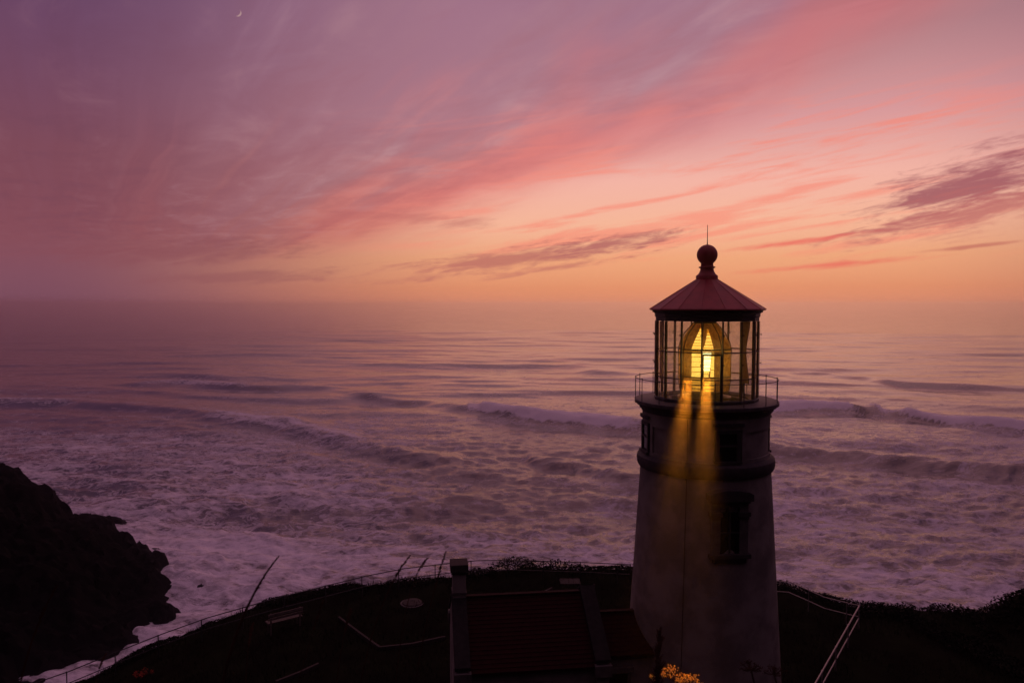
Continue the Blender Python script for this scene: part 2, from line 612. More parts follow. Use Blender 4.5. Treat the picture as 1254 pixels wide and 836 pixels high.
# ------------------------------------------------------------------ headland terrain
EDGE = [(-60, -35), (-45, -8), (-34, 14), (-27, 27), (-21.4, 34.4), (-18.6, 37.6), (-14.6, 39.0), (-9, 40.1), (-4, 41.3), (0.4, 43.0),
        (6.8, 42.8), (11, 41.8), (14.6, 40.4), (17.6, 37.2), (22.0, 36.7), (25.0, 35.6), (31, 33.6), (42, 30), (75, 26), (75, -35)]


def poly_sd(x, y, poly):
    """signed distance to a closed polygon, negative inside"""
    d = np.full(x.shape, 1e9)
    ins = np.zeros(x.shape, dtype=bool)
    n = len(poly)
    for i in range(n):
        (x0, y0), (x1, y1) = poly[i], poly[(i + 1) % n]
        ex, ey = x1 - x0, y1 - y0
        t = np.clip(((x - x0) * ex + (y - y0) * ey) / (ex * ex + ey * ey), 0, 1)
        d = np.minimum(d, np.hypot(x - x0 - t * ex, y - y0 - t * ey))
        c_ = ((y0 > y) != (y1 > y))
        with np.errstate(divide="ignore", invalid="ignore"):
            ins ^= c_ & (x < (x1 - x0) * (y - y0) / (y1 - y0 if y1 != y0 else 1e-9) + x0)
    return np.where(ins, -d, d)


def height(x, y, rough=True):
    x, y = np.asarray(x, float), np.asarray(y, float)
    zp = 45.0 - 3.0 * sstep(-9, -23, x) + 0.75 * np.maximum(0, x - 22.8)
    t = np.clip((y - 3.0) / 19.0, 0, 1)
    hill = 58.3 - 13.3 * (t * 0.86 + 0.14 * t * t)
    hill = np.where(y > 22, -99, hill) - 0.30 * np.maximum(0, np.abs(x) - 14)
    z = np.maximum(zp, hill)
    sd = poly_sd(x, y, EDGE)
    out = np.maximum(sd, 0)
    z = z - 1.9 * out - 0.25 * sstep(-1.5, 0.0, sd)
    if rough:
        far = sstep(0.5, 8, out)
        z = z + (fbm(x * 0.5, y * 0.5, 3, 3) - 0.5) * 0.25 * sstep(0, 3, np.abs(y - 27) - 3) + far * (fbm(x * 0.12, y * 0.12, 5, 9) - 0.5) * 9
    return np.maximum(z, -6)


def ground(x, y):
    return float(height(np.array([x]), np.array([y]))[0])


gx, gy = np.meshgrid(np.arange(-75, 85.1, 0.6), np.arange(-32, 84.1, 0.6))
gz = height(gx, gy)
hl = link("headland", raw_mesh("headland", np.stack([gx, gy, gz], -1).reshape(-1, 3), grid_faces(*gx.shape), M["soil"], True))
tag(hl, "dark grassy headland that carries the lighthouse", kind="structure")

# ------------------------------------------------------------------ rocky point across the cove
COAST = [(-80, 108), (-76.5, 116.5), (-73, 123), (-67.5, 131), (-65, 136.5), (-65.2, 144), (-69, 150), (-70.5, 156), (-74, 165), (-79, 172), (-90, 177),
         (-104, 185), (-122, 190), (-150, 196), (-230, 214), (-330, 190), (-330, 60), (-140, 88)]
rx, ry = np.meshgrid(np.concatenate([np.arange(-330, -140, 4.0), np.arange(-140, -55, 0.6)]), np.arange(84, 226, 0.7))
sd = poly_sd(rx, ry, COAST)
wob = (fbm(rx * 0.11, ry * 0.11, 5, 21) - 0.5)
dd = -sd + wob * 6.0 - 1.6 + (fbm(rx * 0.45, ry * 0.45, 4, 25) - 0.5) * 3.0
spine = 1.3 * np.maximum(dd, 0) ** 1.02
cap = 3.0 + 0.0 * rx + np.maximum(0, -(rx + 78)) * 0.47 + np.maximum(0, -(rx + 130)) * 0.15
rz_ = np.where(dd > 0, np.minimum(spine, cap + 4 * wob) + wob * 4.5, dd * 0.9)
ridg = np.abs(fbm(rx * 0.22 + 5, ry * 0.22, 4, 31) - 0.5) * 2
rz_ = rz_ + sstep(0, 4, dd) * ((0.5 - ridg) * 3.0 + (fbm(rx * 0.7, ry * 0.7, 4, 35) - 0.5) * 2.6)
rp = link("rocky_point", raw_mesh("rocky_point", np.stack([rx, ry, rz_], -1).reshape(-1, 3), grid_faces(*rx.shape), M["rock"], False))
tag(rp, "black rocky point sloping into the surf across the cove", kind="structure")


def sea_rock(px, py, lx, ly, h, rot, label, seed):
    p = at(px, py, z=0.0)
    nu, nv = 22, 12
    th = np.linspace(0, 2 * np.pi, nu, endpoint=False)
    ph = np.linspace(-0.5, np.pi / 2, nv)
    T, P = np.meshgrid(th, ph)
    k = 0.72 + 0.62 * fbm(np.cos(T) * 1.6 + seed * 3 + 9, np.sin(T) * 1.6 + P * 1.7 + 4, 4, seed)
    v = np.stack([np.cos(T) * np.cos(P) * k * lx, np.sin(T) * np.cos(P) * k * ly, np.sin(P) * k * h], -1).reshape(-1, 3)
    i = np.arange(nv - 1)[:, None] * nu
    j = np.arange(nu)[None, :]
    f = np.stack([i + j, i + (j + 1) % nu, i + nu + (j + 1) % nu, i + nu + j], -1).reshape(-1, 4)
    o = link("sea_rock", raw_mesh("sea_rock", v, f, M["rock"], False))
    o.location = (p.x, p.y, -0.3)
    o.rotation_euler = (0, 0, rot)
    tag(o, label, "rock", "rocks awash at the rocky point")


sea_rock(112, 641, 9.0, 3.4, 2.6, -0.15, "long low reef of black rock with pale ledges, farthest out off the point", 1)
sea_rock(138, 638, 4.0, 1.6, 1.0, -0.1, "flat rock tip just off the end of the long reef", 2)
sea_rock(186, 678, 4.4, 1.5, 1.5, -0.1, "narrow dark ledge jutting right from the middle of the point", 3)
sea_rock(202, 757, 2.0, 2.2, 2.6, 0.3, "rounded boulder ringed by white water at the foot of the point", 4)
sea_rock(110, 799, 3.2, 2.0, 1.6, 0.5, "dark wet boulder lying in the foamy gully", 5)
sea_rock(80, 808, 2.6, 1.8, 1.3, 0.2, "smaller wet boulder nearest the bottom left of the gully", 6)
sea_rock(246, 722, 1.1, 1.0, 1.4, 0.2, "small lone rock standing in the splash right of the point", 7)

# ------------------------------------------------------------------ sea
def breaker_curve(pts):
    w = [(at(px, py, z=0.0), f) for px, py, f in pts]
    x = np.array([p.x for p, _ in w])
    return x, np.array([p.y for p, _ in w]), np.array([f for _, f in w])


BREAK = [
    # (pixel x, pixel y of the foot of the wave, how far broken), height, front and back width
    ([(400, 476, 0), (470, 489, 0), (540, 495, 0), (562, 499, .1), (576, 502, 1), (650, 513, 1), (740, 521, 1), (770, 523, .7), (790, 523, .05), (880, 510, .2), (935, 501, 1),
      (1000, 500, 1), (1040, 502, .95), (1056, 506, .0), (1066, 506, 0.0), (1078, 505, 1), (1150, 517, 1), (1254, 527, 1), (1420, 545, 1)], 4.2, 9.0, 24.0),
    ([(900, 548, 0), (960, 552, 0), (1050, 561, .03), (1110, 570, .12), (1150, 573, .08), (1254, 584, .05), (1420, 600, .1)], 3.8, 8.0, 20.0),
    ([(-250, 505, .5), (-60, 496, .5), (0, 494, .45), (90, 494, .3), (125, 498, 0), (200, 502, 0), (245, 506, .1), (262, 510, .5), (300, 518, .6), (345, 521, .5), (390, 532, .55),
      (430, 541, .5), (470, 550, .2), (540, 563, 0), (640, 590, 0)], 2.1, 9.0, 22.0),
    ([(150, 470, .3), (230, 470, .6), (300, 474, .5), (325, 475, 0), (370, 474, 0), (420, 478, 0)], 1.8, 11.0, 26.0),
    ([(1060, 468, 0), (1140, 473, 0), (1254, 476, 0), (1420, 482, 0)], 2.3, 14.0, 34.0),
    ([(700, 455, 0), (830, 461, 0), (960, 456, 0), (1060, 462, 0)], 1.9, 16.0, 36.0),
    ([(350, 440, 0), (470, 447, 0), (620, 449, 0), (740, 446, 0)], 1.7, 18.0, 40.0),
    ([(640, 566, 0), (700, 572, .02), (770, 590, .05), (850, 600, 0)], 2.0, 6.0, 12.0),
]


def sea_state(x, y):
    """height and foam cover of the water at plan positions"""
    r = np.hypot(x, y)
    wx = (vnoise(x / 170, y / 170, 41) - 0.5) * 60
    wy = (vnoise(x / 150 + 9, y / 150, 42) - 0.5) * 60
    z = np.zeros_like(x)
    for wl, ang, amp, ph in ((118, 4, .55, 0), (83, -9, .40, 2), (58, 11, .28, 4), (37, -5, .18, 1), (26, 16, .12, 3)):
        a = R(ang)
        s = ((y + wy) * math.cos(a) + (x + wx) * math.sin(a)) * 2 * np.pi / wl + ph
        grp = 0.35 + 1.3 * vnoise(x / (wl * 2.6), y / (wl * 1.2), 50 + int(wl))
        z += amp * grp * (np.sin(s) + 0.25 * np.sin(2 * s + 0.5))
    surf = sstep(460, 230, y)
    near = sstep(700, 300, r)
    ch1 = fbm((x + wx * .3) / 17, (y + wy * .3) / 8.5, 3, 61)
    ch2 = 1 - np.abs(fbm((x + wx * .2) / 8.5, (y + wy * .2) / 5, 4, 62) - 0.5) * 4
    z += (ch1 - 0.5) * (0.8 + 2.0 * surf) * sstep(1600, 300, r)
    z += (ch2 - 0.4) * (0.12 + 0.55 * surf) * near
    # foam cover
    patch = fbm((x + wx) / 75, (y + wy) / 34, 4, 71)
    foam = 0.27 * sstep(400, 235, y + (patch - 0.5) * 190) + 0.05 * sstep(520, 400, y)
    foam += 0.27 * sstep(-10, -75, x) * sstep(430, 300, y) + 0.03 * sstep(215, 150, y) + (patch - 0.5) * 1.15 * sstep(480, 330, y)
    foam += 0.12 * sstep(36, 70, x) * sstep(350, 250, y)
    dk = at(600, 572, z=0)
    foam -= 0.22 * np.exp(-(((x - dk.x) / 62) ** 2 + ((y - dk.y) / 42) ** 2))
    dk = at(1130, 690, z=0)
    foam -= 0.10 * np.exp(-(((x - dk.x) / 50) ** 2 + ((y - dk.y) / 22) ** 2))
    for pts, amp, wf, wb in BREAK:
        bx, by, bf = breaker_curve(pts)
        yc = np.interp(x, bx, by) + (vnoise(x / 34, x * 0 + 3, 81) - 0.5) * 5 + (vnoise(x / 9, x * 0 + 5, 82) - 0.5) * 2.5
        fr = np.interp(x, bx, bf)
        span = bx[-1] - bx[0]
        env = sstep(0, 0.10 * span, x - bx[0]) * sstep(0, 0.10 * span, bx[-1] - x)
        if amp > 4:                                    # the unbroken shoulder of the big breaker is lower
            env = env * (0.5 + 0.5 * sstep(0, 0.45, x * 0 + np.interp(x, bx + 12, bf)))
        s = yc - y                                     # towards the shore
        prof = np.where(s > 0, np.exp(-(s / wf) ** 2), np.exp(-(s / wb) ** 2))
        lump = fbm(x / 11, y / 9, 4, 83)
        z += env * prof * amp * (0.75 + 0.5 * vnoise(x / 45, x * 0 + 7, 84)) + env * fr * np.exp(-((s + 3) / (wf * 1.2)) ** 2) * (lump - 0.35) * 3.2
        z -= env * 0.28 * amp * np.exp(-((s - wf * 2.4) / (wf * 1.3)) ** 2)
        roller = fr * sstep(-wb * 0.9, -wb * 0.3, s + (lump - .5) * 10) * sstep(wf * 1.15, wf * 0.65, s + (lump - .5) * 6)
        trail = 0.62 * fr * np.exp(-np.maximum(-s - wb * .4, 0) / 46) * (s < 0)
        ahead = 0.12 * fr * np.exp(-np.maximum(s, 0) / 22) * (s > 0)
        foam = np.maximum(foam, env * np.maximum(roller * 1.6, np.maximum(trail, foam + ahead)))
        foam = np.where((s > -3) & (s < wf * 2.2), foam * (1 - env * (1 - fr) * 0.75), foam)
    # churned water round the rocks and under the cliff
    churn = 0.42 * sstep(26, 2, poly_sd(x, y, COAST)) + 0.3 * sstep(6, 0, poly_sd(x, y, COAST)) + 0.12 * sstep(46, 26, poly_sd(x, y, EDGE))
    sp = at(238, 702, z=0)
    churn += 0.38 * np.exp(-(((x - sp.x) / 13) ** 2 + ((y - sp.y) / 17) ** 2))
    foam = np.where(foam < 0.82, np.minimum(foam + churn, 0.82), foam)
    z += 3.4 * np.exp(-(((x - sp.x) / 7) ** 2 + ((y - sp.y) / 7) ** 2)) * fbm(x / 4, y / 4, 4, 88)
    return z, np.clip(foam, 0, 1.4)


rr = [62.0]
while rr[-1] < 1700:
    rr.append(rr[-1] * 1.0056)
while rr[-1] < 60000:
    rr.append(rr[-1] * 1.06)
rr = np.array(rr)
aa = R(1) * np.concatenate([np.arange(-100, -44, 4.0), np.arange(-44, 44, 0.105), np.arange(44, 101, 4.0)])
A_, R_ = np.meshgrid(aa, rr)
sx, sy = R_ * np.sin(A_), R_ * np.cos(A_)
sz, sfoam = sea_state(sx, sy)
sz *= sstep(9000, 2500, R_)
sea_mesh = None


def sea_mat():
    m = bpy.data.materials.new("sea_water_and_foam")
    m.use_nodes = True
    t = m.node_tree
    p = t.nodes["Principled BSDF"]
    g = t.nodes.new("ShaderNodeNewGeometry")
    s = t.nodes.new("ShaderNodeSeparateXYZ")
    t.links.new(g.outputs["Position"], s.inputs[0])
    x, y = E(t, s.outputs[0]), E(t, s.outputs[1])
    at_ = t.nodes.new("ShaderNodeAttribute")
    at_.attribute_name = "foam"
    dens = E(t, at_.outputs["Fac"])
    r = (x * x + y * y).sqrt()
    big = noise(t, comb(t, x / 17.0, y / 9.0), 1.0, 8.0, 0.66, 1.6)
    rid = noise(t, comb(t, x / 6.5, y / 4.6, 4.0), 1.0, 4.0, 0.55, 1.4)
    web = 1.0 - (rid - 0.5).abs() * 7.0                       # thin bright lace where the noise crosses its middle
    cover = dens + (big - 0.5) * 2.0 + (web.max(0.0) - 0.35) * 0.22
    foam = cover.smooth(0.44, 0.74)
    lace = cover.smooth(0.16, 0.5) * web.smooth(0.25, 0.9) * 0.8
    f = foam.max(lace)
    fine = noise(t, comb(t, x / 3.2, y / 1.9, 2.0), 1.0, 6.0, 0.68, 1.2)
    thick = ((fine - 0.5) * 2.6 + (rid - 0.5) * 1.5 + (big - 0.5) * 0.8 + 0.55 + dens * 0.10 + (dens - 0.85).max(0.0) * 1.6).smooth(0.0, 1.0, 0.30, 1.0)
    f = f * thick
    base = mixc(t, f, mixc(t, r.smooth(250, 700), (0.060, 0.054, 0.050, 1), (0.035, 0.035, 0.037, 1)), (0.82, 0.81, 0.82, 1))
    t.links.new(base, p.inputs["Base Color"])
    t.links.new((r.smooth(150, 1500, 0.16, 0.13) + f * 0.5).s, p.inputs["Roughness"])
    p.inputs["IOR"].default_value = 1.75
    t.links.new((0.5 - f * 0.4).s, p.inputs["Specular IOR Level"])
    rip = noise(t, comb(t, x / 3.4, y / 1.7, 7.0), 1.0, 5.0, 0.6, 0.4)
    b = t.nodes.new("ShaderNodeBump")
    t.links.new(r.smooth(120, 650, 0.6, 0.04).s, b.inputs["Strength"])
    b.inputs["Distance"].default_value = 0.55
    t.links.new((rip + foam * 0.35 + big * 0.9).s, b.inputs["Height"])
    t.links.new(b.outputs[0], p.inputs["Normal"])
    return m


sea_mesh = raw_mesh("sea", np.stack([sx, sy, sz], -1).reshape(-1, 3), grid_faces(*sx.shape), sea_mat(), True)
fa = sea_mesh.attributes.new("foam", "FLOAT", "POINT")
fa.data.foreach_set("value", sfoam.astype(np.float32).ravel())
sea = tag(link("sea", sea_mesh), "ocean with rows of breakers and foam under the sunset", kind="structure")

# ------------------------------------------------------------------ lighthouse
TC = at(864, 470, y=27.0)
LX, LY, LZ = TC.x, 27.0, 45.0
LRZ = -math.atan2(LX, LY)            # local -Y looks at the viewer
lh = thing("lighthouse", "white stone lighthouse tower with red lantern roof and lit lamp room", "lighthouse", (LX, LY, LZ), LRZ)


def Z_(z):
    return z - LZ


def rad_at(z):
    return 2.29 + (54.2 - z) * 0.0615


MB().lathe([(rad_at(44.2), -0.8), (rad_at(45.0) + .10, -0.0), (rad_at(45.3) + .10, .3), (rad_at(45.35), .36)] + [(rad_at(z), Z_(z)) for z in np.linspace(45.6, 54.3, 24)], 96).build("tower_shaft", M["wall"], lh)
MB().lathe([(2.22, Z_(54.12)), (2.36, Z_(54.16)), (2.41, Z_(54.26)), (2.43, Z_(54.42)), (2.41, Z_(54.55)), (2.33, Z_(54.63)), (2.2, Z_(54.68))], 96).build("belt_course", M["trim"], lh)
neck = MB().lathe([(2.17, Z_(54.5)), (2.17, Z_(56.25))], 96).build("watch_room_wall", M["wall"], lh)
WIN_A = R(20)
# raised frame round the four long panels and the four windows
stile = MB()
for k in range(4):
    a = WIN_A + k * math.pi / 2
    for lo, hi in ((-20, -13), (13, 17)):
        stile.arc(2.16, 2.235, a + R(lo), a + R(hi), Z_(54.62), Z_(55.92), 4)
    stile.arc(2.16, 2.236, a - R(13), a + R(13), Z_(55.80), Z_(55.925), 6)
    stile.arc(2.16, 2.236, a - R(13), a + R(13), Z_(54.62), Z_(54.74), 6)
    stile.arc(2.16, 2.232, a + R(17), a + R(70), Z_(55.70), Z_(55.918), 14)
    stile.arc(2.16, 2.232, a + R(17), a + R(70), Z_(54.62), Z_(54.78), 14)
stile.arc(2.16, 2.238, 0, 2 * math.pi - 1e-3, Z_(55.92), Z_(56.2), 96)
stile.build("panel_moulding", M["wall"], neck)
for k in range(4):
    a = WIN_A + k * math.pi / 2
    mt = Matrix.Rotation(a, 4, "Z")
    w = MB().box(-.43, -.30, -2.235, -2.05, Z_(54.76), Z_(55.79), mt).box(.30, .43, -2.235, -2.05, Z_(54.76), Z_(55.79), mt).box(-.299, .299, -2.24, -2.05, Z_(55.68), Z_(55.785), mt)
    w.box(-.299, .299, -2.23, -2.05, Z_(55.24), Z_(55.30), mt).box(-.47, .47, -2.30, -2.05, Z_(54.68), Z_(54.758), mt)
    wo = w.build("window", M["trim"], lh)
    for z0, z1 in ((54.76, 55.24), (55.30, 55.68)):
        MB().box(-.295, .295, -2.195, -2.185, Z_(z0), Z_(z1), mt).build("pane", M["dark_glass"], wo)
    # hood over it
    MB().arc(2.2, 2.32, a - R(13.5), a + R(13.5), Z_(55.93), Z_(56.03), 8).build("window_hood", M["trim"], lh)

# gallery: corbel, deck, rail
MB().lathe([(2.17, Z_(56.12)), (2.27, Z_(56.16)), (2.27, Z_(56.22)), (2.34, Z_(56.26)), (2.36, Z_(56.34)), (2.44, Z_(56.38)), (2.47, Z_(56.43)), (2.0, Z_(56.44))], 96).build("gallery_corbel", M["trim"], lh)
MB().lathe([(1.2, Z_(56.435)), (2.47, Z_(56.436)), (2.525, Z_(56.45)), (2.525, Z_(56.56)), (2.50, Z_(56.575)), (1.2, Z_(56.59))], 96, closed=True).build("gallery_deck", M["deck"], lh)
rail = link("gallery_railing", MB().tube([(2.49 * math.sin(t), -2.49 * math.cos(t), Z_(57.34)) for t in np.linspace(0, 2 * math.pi, 96, endpoint=False)], .013, 6, True).mesh("gallery_rail", M["iron"]), lh)
post = MB().tube([(0, 0, 0), (0, 0, .78)], .014, 6).tube([(0, 0, .78), (0, 0, .82)], .022, 6).mesh("post", M["iron"])
for k in range(16):
    a = R(7.2) + k * math.pi / 8
    p = link("post", post, rail)
    p.location = (2.49 * math.sin(a), -2.49 * math.cos(a), Z_(56.565))
    p.rotation_euler = (0, 0, a)

# lantern room: sixteen sides, three rows of panes
PH = R(-4.6)
LR = 1.775
NS = 16
ring = lambda r, z: [(r * math.sin(PH + k * math.pi / 8), -r * math.cos(PH + k * math.pi / 8), Z_(z)) for k in range(NS)]
BAR = [56.70, 57.42, 58.34, 59.40]
MB().lathe([(1.5, Z_(56.586)), (LR + .06, Z_(56.587)), (LR + .06, Z_(56.66)), (LR + .02, Z_(56.70)), (LR - .06, Z_(56.70)), (1.5, Z_(56.63))], NS, PH, closed=True).build("lantern_sill", M["iron"], lh, angle=20)
frame = MB().lathe([(LR - .05, Z_(59.40)), (LR + .035, Z_(59.40)), (LR + .035, Z_(59.52)), (LR + .07, Z_(59.56)), (LR + .07, Z_(59.66)), (LR + .12, Z_(59.70)), (LR + .17, Z_(59.77)),
                    (LR - .1, Z_(59.772)), (LR - .1, Z_(59.5))], NS, PH, closed=True).build("lantern_frame", M["iron"], lh, angle=20)
mull = MB().box(-.019, .019, -.04, .045, Z_(56.705), Z_(59.395)).box(-.013, .013, -.062, -.0455, Z_(56.71), Z_(59.39)).mesh("mullion", M["sash_iron"])
knob = MB().tube([(0, -.06, 0), (0, -.10, 0)], .016, 6).tube([(.032 * math.cos(t), -.115, .032 * math.sin(t)) for t in np.linspace(0, 2 * math.pi, 10, endpoint=False)], .009, 5, True).mesh("hand_hold", M["iron"])
for k in range(NS):
    a = PH + k * math.pi / 8
    o = link("mullion", mull, frame)
    o.location = (LR * math.sin(a), -LR * math.cos(a), 0)
    o.rotation_euler = (0, 0, a)
    for z in (57.93, 58.93):
        h = link("hand_hold", knob, frame)
        h.location = (LR * math.sin(a), -LR * math.cos(a), Z_(z))
        h.rotation_euler = (0, 0, a)
half = LR * math.sin(math.pi / 16)
apo = LR * math.cos(math.pi / 16)
panes = [MB().box(-half + .028, half - .028, -.006, .006, Z_(BAR[i]) + .02, Z_(BAR[i + 1]) - .02).mesh("pane", M["glass"]) for i in range(3)]
bar = MB().box(-half + .026, half - .026, -.03, .03, -.019, .019).mesh("glazing_bar", M["sash_iron"])
for k in range(NS):
    a = PH + (k + .5) * math.pi / 8
    for i in range(3):
        o = link("pane", panes[i], frame)
        o.location = (apo * math.sin(a), -apo * math.cos(a), 0)
        o.rotation_euler = (0, 0, a)
    for z in (BAR[1], BAR[2]):
        o = link("glazing_bar", bar, frame)
        o.location = (apo * math.sin(a), -apo * math.cos(a), Z_(z))
        o.rotation_euler = (0, 0, a)
# the opening service panel facing the viewer
a = PH + .5 * math.pi / 8
mt = Matrix.Translation((apo * math.sin(a), -apo * math.cos(a), 0)) @ Matrix.Rotation(a, 4, "Z")
MB().box(-half + .03, -half + .075, -.042, .036, Z_(56.71), Z_(58.30), mt).box(half - .075, half - .03, -.042, .036, Z_(56.71), Z_(58.30), mt).box(-half + .076, half - .076, -.042, .036, Z_(58.24), Z_(58.30), mt).build("service_door_frame", M["iron"], lh)

# roof: sixteen sheet panels, a seam on each joint, collar, ball and spire
roof = MB().lathe([(2.02, Z_(59.83)), (2.02, Z_(59.78)), (1.93, Z_(59.76)), (1.93, Z_(59.70)), (1.86, Z_(59.69)), (1.7, Z_(59.74)), (.30, Z_(60.70)), (.30, Z_(60.74))], NS, PH).build("roof", M["trim"], lh, angle=20)
e0, e1 = (2.035, 59.815), (.34, 60.905)
for k in range(NS):
    a0, a1 = PH + k * math.pi / 8, PH + (k + 1) * math.pi / 8
    P = lambda r, z, t: (r * math.sin(t), -r * math.cos(t), Z_(z))
    MB().hexa([P(e0[0], e0[1] - .03, a0), P(e0[0], e0[1] - .03, a1), P(e1[0], e1[1] - .04, a0), P(e1[0], e1[1] - .04, a1),
               P(e0[0], e0[1], a0), P(e0[0], e0[1], a1), P(e1[0], e1[1], a0), P(e1[0], e1[1], a1)]).build("roof_panel", M["roof"], roof, smooth=False)
    MB().tube([P(e0[0] + .012, e0[1] + .004, a0), P(e1[0] - .01, e1[1] + .006, a0)], .007, 4).build("roof_seam", M["roof"], roof)
ballp = [(.385, 60.86), (.385, 60.99), (.365, 61.02), (.31, 61.06), (.26, 61.14), (.235, 61.22), (.235, 61.27), (.285, 61.285), (.295, 61.305), (.285, 61.325), (.225, 61.34), (.215, 61.42)]
ballp += [(.365 * math.sin(t), 61.75 - .365 * math.cos(t)) for t in np.linspace(.66, math.pi - .09, 20)]
MB().lathe([(r, Z_(z)) for r, z in ballp], 36).build("ventilator_ball", M["roof"], lh, angle=40)
MB().tube([(0, 0, Z_(62.08)), (0, 0, Z_(62.2)), (0, 0, Z_(62.81))], [.03, .017, .010], 6).build("spire_rod", M["iron"], lh)

# tall window on the shaft with hood, pilasters and sill
mt = Matrix.Rotation(WIN_A, 4, "Z")
rw = rad_at(52.6)
win = MB().box(-.62, -.33, -rw - .10, -rw + .4, Z_(51.72), Z_(53.30), mt).box(.33, .62, -rw - .10, -rw + .4, Z_(51.72), Z_(53.30), mt).box(-.62, .62, -rw - .098, -rw + .4, Z_(53.301), Z_(53.50), mt).build("window_surround", M["stone"], lh)
hood = [(-.74, 53.505), (.74, 53.505), (.74, 53.72), (.60, 53.80), (.3, 53.86), (0, 53.885), (-.3, 53.86), (-.60, 53.80), (-.74, 53.72)]
MB().prism([(x, Z_(z)) for x, z in hood], -rw - .26, -rw + .4, mt).box(-.66, .66, -rw - .18, -rw + .4, Z_(53.43), Z_(53.504), mt).build("hood", M["trim"], win, smooth=False)
for s in (-1, 1):
    MB().box(s * .48 - .20, s * .48 + .20, -rw - .17, -rw + .3, Z_(52.98), Z_(53.12), mt).box(s * .48 - .15, s * .48 + .15, -rw - .14, -rw + .3, Z_(52.88), Z_(52.979), mt).build("bracket", M["trim"], win, smooth=False)
MB().box(-.09, .09, -rw - .16, -rw + .2, Z_(53.14), Z_(53.428), mt).build("keystone", M["trim"], win, smooth=False)
MB().box(-.70, .70, -rw - .20, -rw + .3, Z_(51.58), Z_(51.715), mt).box(-.56, .56, -rw - .13, -rw + .3, Z_(51.42), Z_(51.579), mt).build("sill", M["trim"], win, smooth=False)
arch = [(-.33, 51.72)] + [(.33 * -math.cos(t), 52.95 + .2 * math.sin(t)) for t in np.linspace(0, math.pi, 9)] + [(.33, 51.72)]
MB().prism([(x, Z_(z)) for x, z in arch], -rw - .045, -rw + .2, mt).build("pane", M["dark_glass"], win, smooth=False)
MB().box(-.03, .03, -rw - .075, -rw - .046, Z_(51.74), Z_(53.1), mt).box(-.31, .31, -rw - .07, -rw - .047, Z_(52.40), Z_(52.45), mt).build("sash_bar", M["trim"], win, smooth=False)
# lightning conductor
ca = R(-14.5)
cz = [56.15, 55.9, 54.75, 54.68, 54.4, 54.15, 54.05] + list(np.linspace(53.8, 45.2, 14))
cr = [2.30, 2.265, 2.265, 2.40, 2.455, 2.38, rad_at(54.05) + .014] + [rad_at(z) + .014 for z in np.linspace(53.8, 45.2, 14)]
MB().tube([(r * math.sin(ca), -r * math.cos(ca), Z_(z)) for r, z in zip(cr, cz)], .012, 5).build("lightning_cable", M["iron"], lh)

# ------------------------------------------------------------------ the lens inside the lantern room
lens = thing("lighthouse_lens", "tall amber glowing beehive lens with brass ribs inside the lantern room", "lens", (LX - .05, LY, 56.64), LRZ)
LZ0 = 56.64
prof = []


def teeth(r0, z0, r1, z1, n, out=.024):
    for i in range(n):
        t0, t1 = i / n, (i + 1) / n
        prof.append((r0 + (r1 - r0) * t0 + out, z0 + (z1 - z0) * t0 - LZ0 + .004))
        prof.append((r0 + (r1 - r0) * t1 - out * .5, z0 + (z1 - z0) * t1 - LZ0 - .004))


teeth(.84, 56.92, .89, 57.42, 7)
prof += [(.90, 57.44 - LZ0), (.905, 57.9 - LZ0), (.90, 58.36 - LZ0)]
for i in range(6):
    f0, f1 = i / 6, (i + 1) / 6
    dome = lambda f: .89 - .49 * f ** 1.45
    teeth(dome(f0), 58.40 + .9 * f0, dome(f1), 58.40 + .9 * f1, 3)
MB().lathe(prof, 48).build("prism_rings", M["prism"], lens, angle=15)
for k in range(8):
    a = R(-6) + k * math.pi / 4
    pts = [(.87, 56.92), (.915, 57.42), (.925, 58.38), (.86, 58.66), (.72, 58.95), (.41, 59.31)]
    MB().tube([(r * math.sin(a), -r * math.cos(a), z - LZ0) for r, z in pts], .022, 6).build("rib", M["brass"], lens)
for z, r in ((57.42, .912), (58.39, .912)):
    MB().lathe([(r - .03, z - LZ0 - .022), (r + .014, z - LZ0 - .022), (r + .014, z - LZ0 + .022), (r - .03, z - LZ0 + .022)], 48, closed=True).build("band", M["brass"], lens)
MB().lathe([(.42, 59.30 - LZ0), (.40, 59.36 - LZ0), (.18, 59.42 - LZ0), (.06, 59.47 - LZ0)], 24).build("top_cap", M["brass"], lens)
MB().lathe([(.95, -.03), (.95, .05), (.62, .08), (.55, .12), (.55, .17), (.86, .21), (.86, .255), (.4, .26)], 40).build("pedestal", M["brass"], lens)
MB().lathe([(.02, 57.45 - LZ0), (.09, 57.5 - LZ0), (.13, 57.7 - LZ0), (.13, 58.0 - LZ0), (.06, 58.15 - LZ0), (.02, 58.2 - LZ0)], 16).build("lamp_bulb", M["glow_white"], lens)


def glow_panel(a0, a1, r0, z0, r1, z1, b0, b1, n, mat, name, out=.030):
    """stack of self-glowing prism strips between two bearings; b0..b1 are the bearings at its top"""
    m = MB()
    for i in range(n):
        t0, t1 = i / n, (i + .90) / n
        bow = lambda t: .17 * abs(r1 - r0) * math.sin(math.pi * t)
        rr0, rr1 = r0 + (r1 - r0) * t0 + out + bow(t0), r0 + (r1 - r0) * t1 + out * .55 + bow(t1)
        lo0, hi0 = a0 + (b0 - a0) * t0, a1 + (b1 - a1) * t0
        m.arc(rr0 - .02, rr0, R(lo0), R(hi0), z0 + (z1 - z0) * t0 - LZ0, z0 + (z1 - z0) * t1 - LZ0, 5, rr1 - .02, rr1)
    return m.build(name, mat, lens, angle=15)


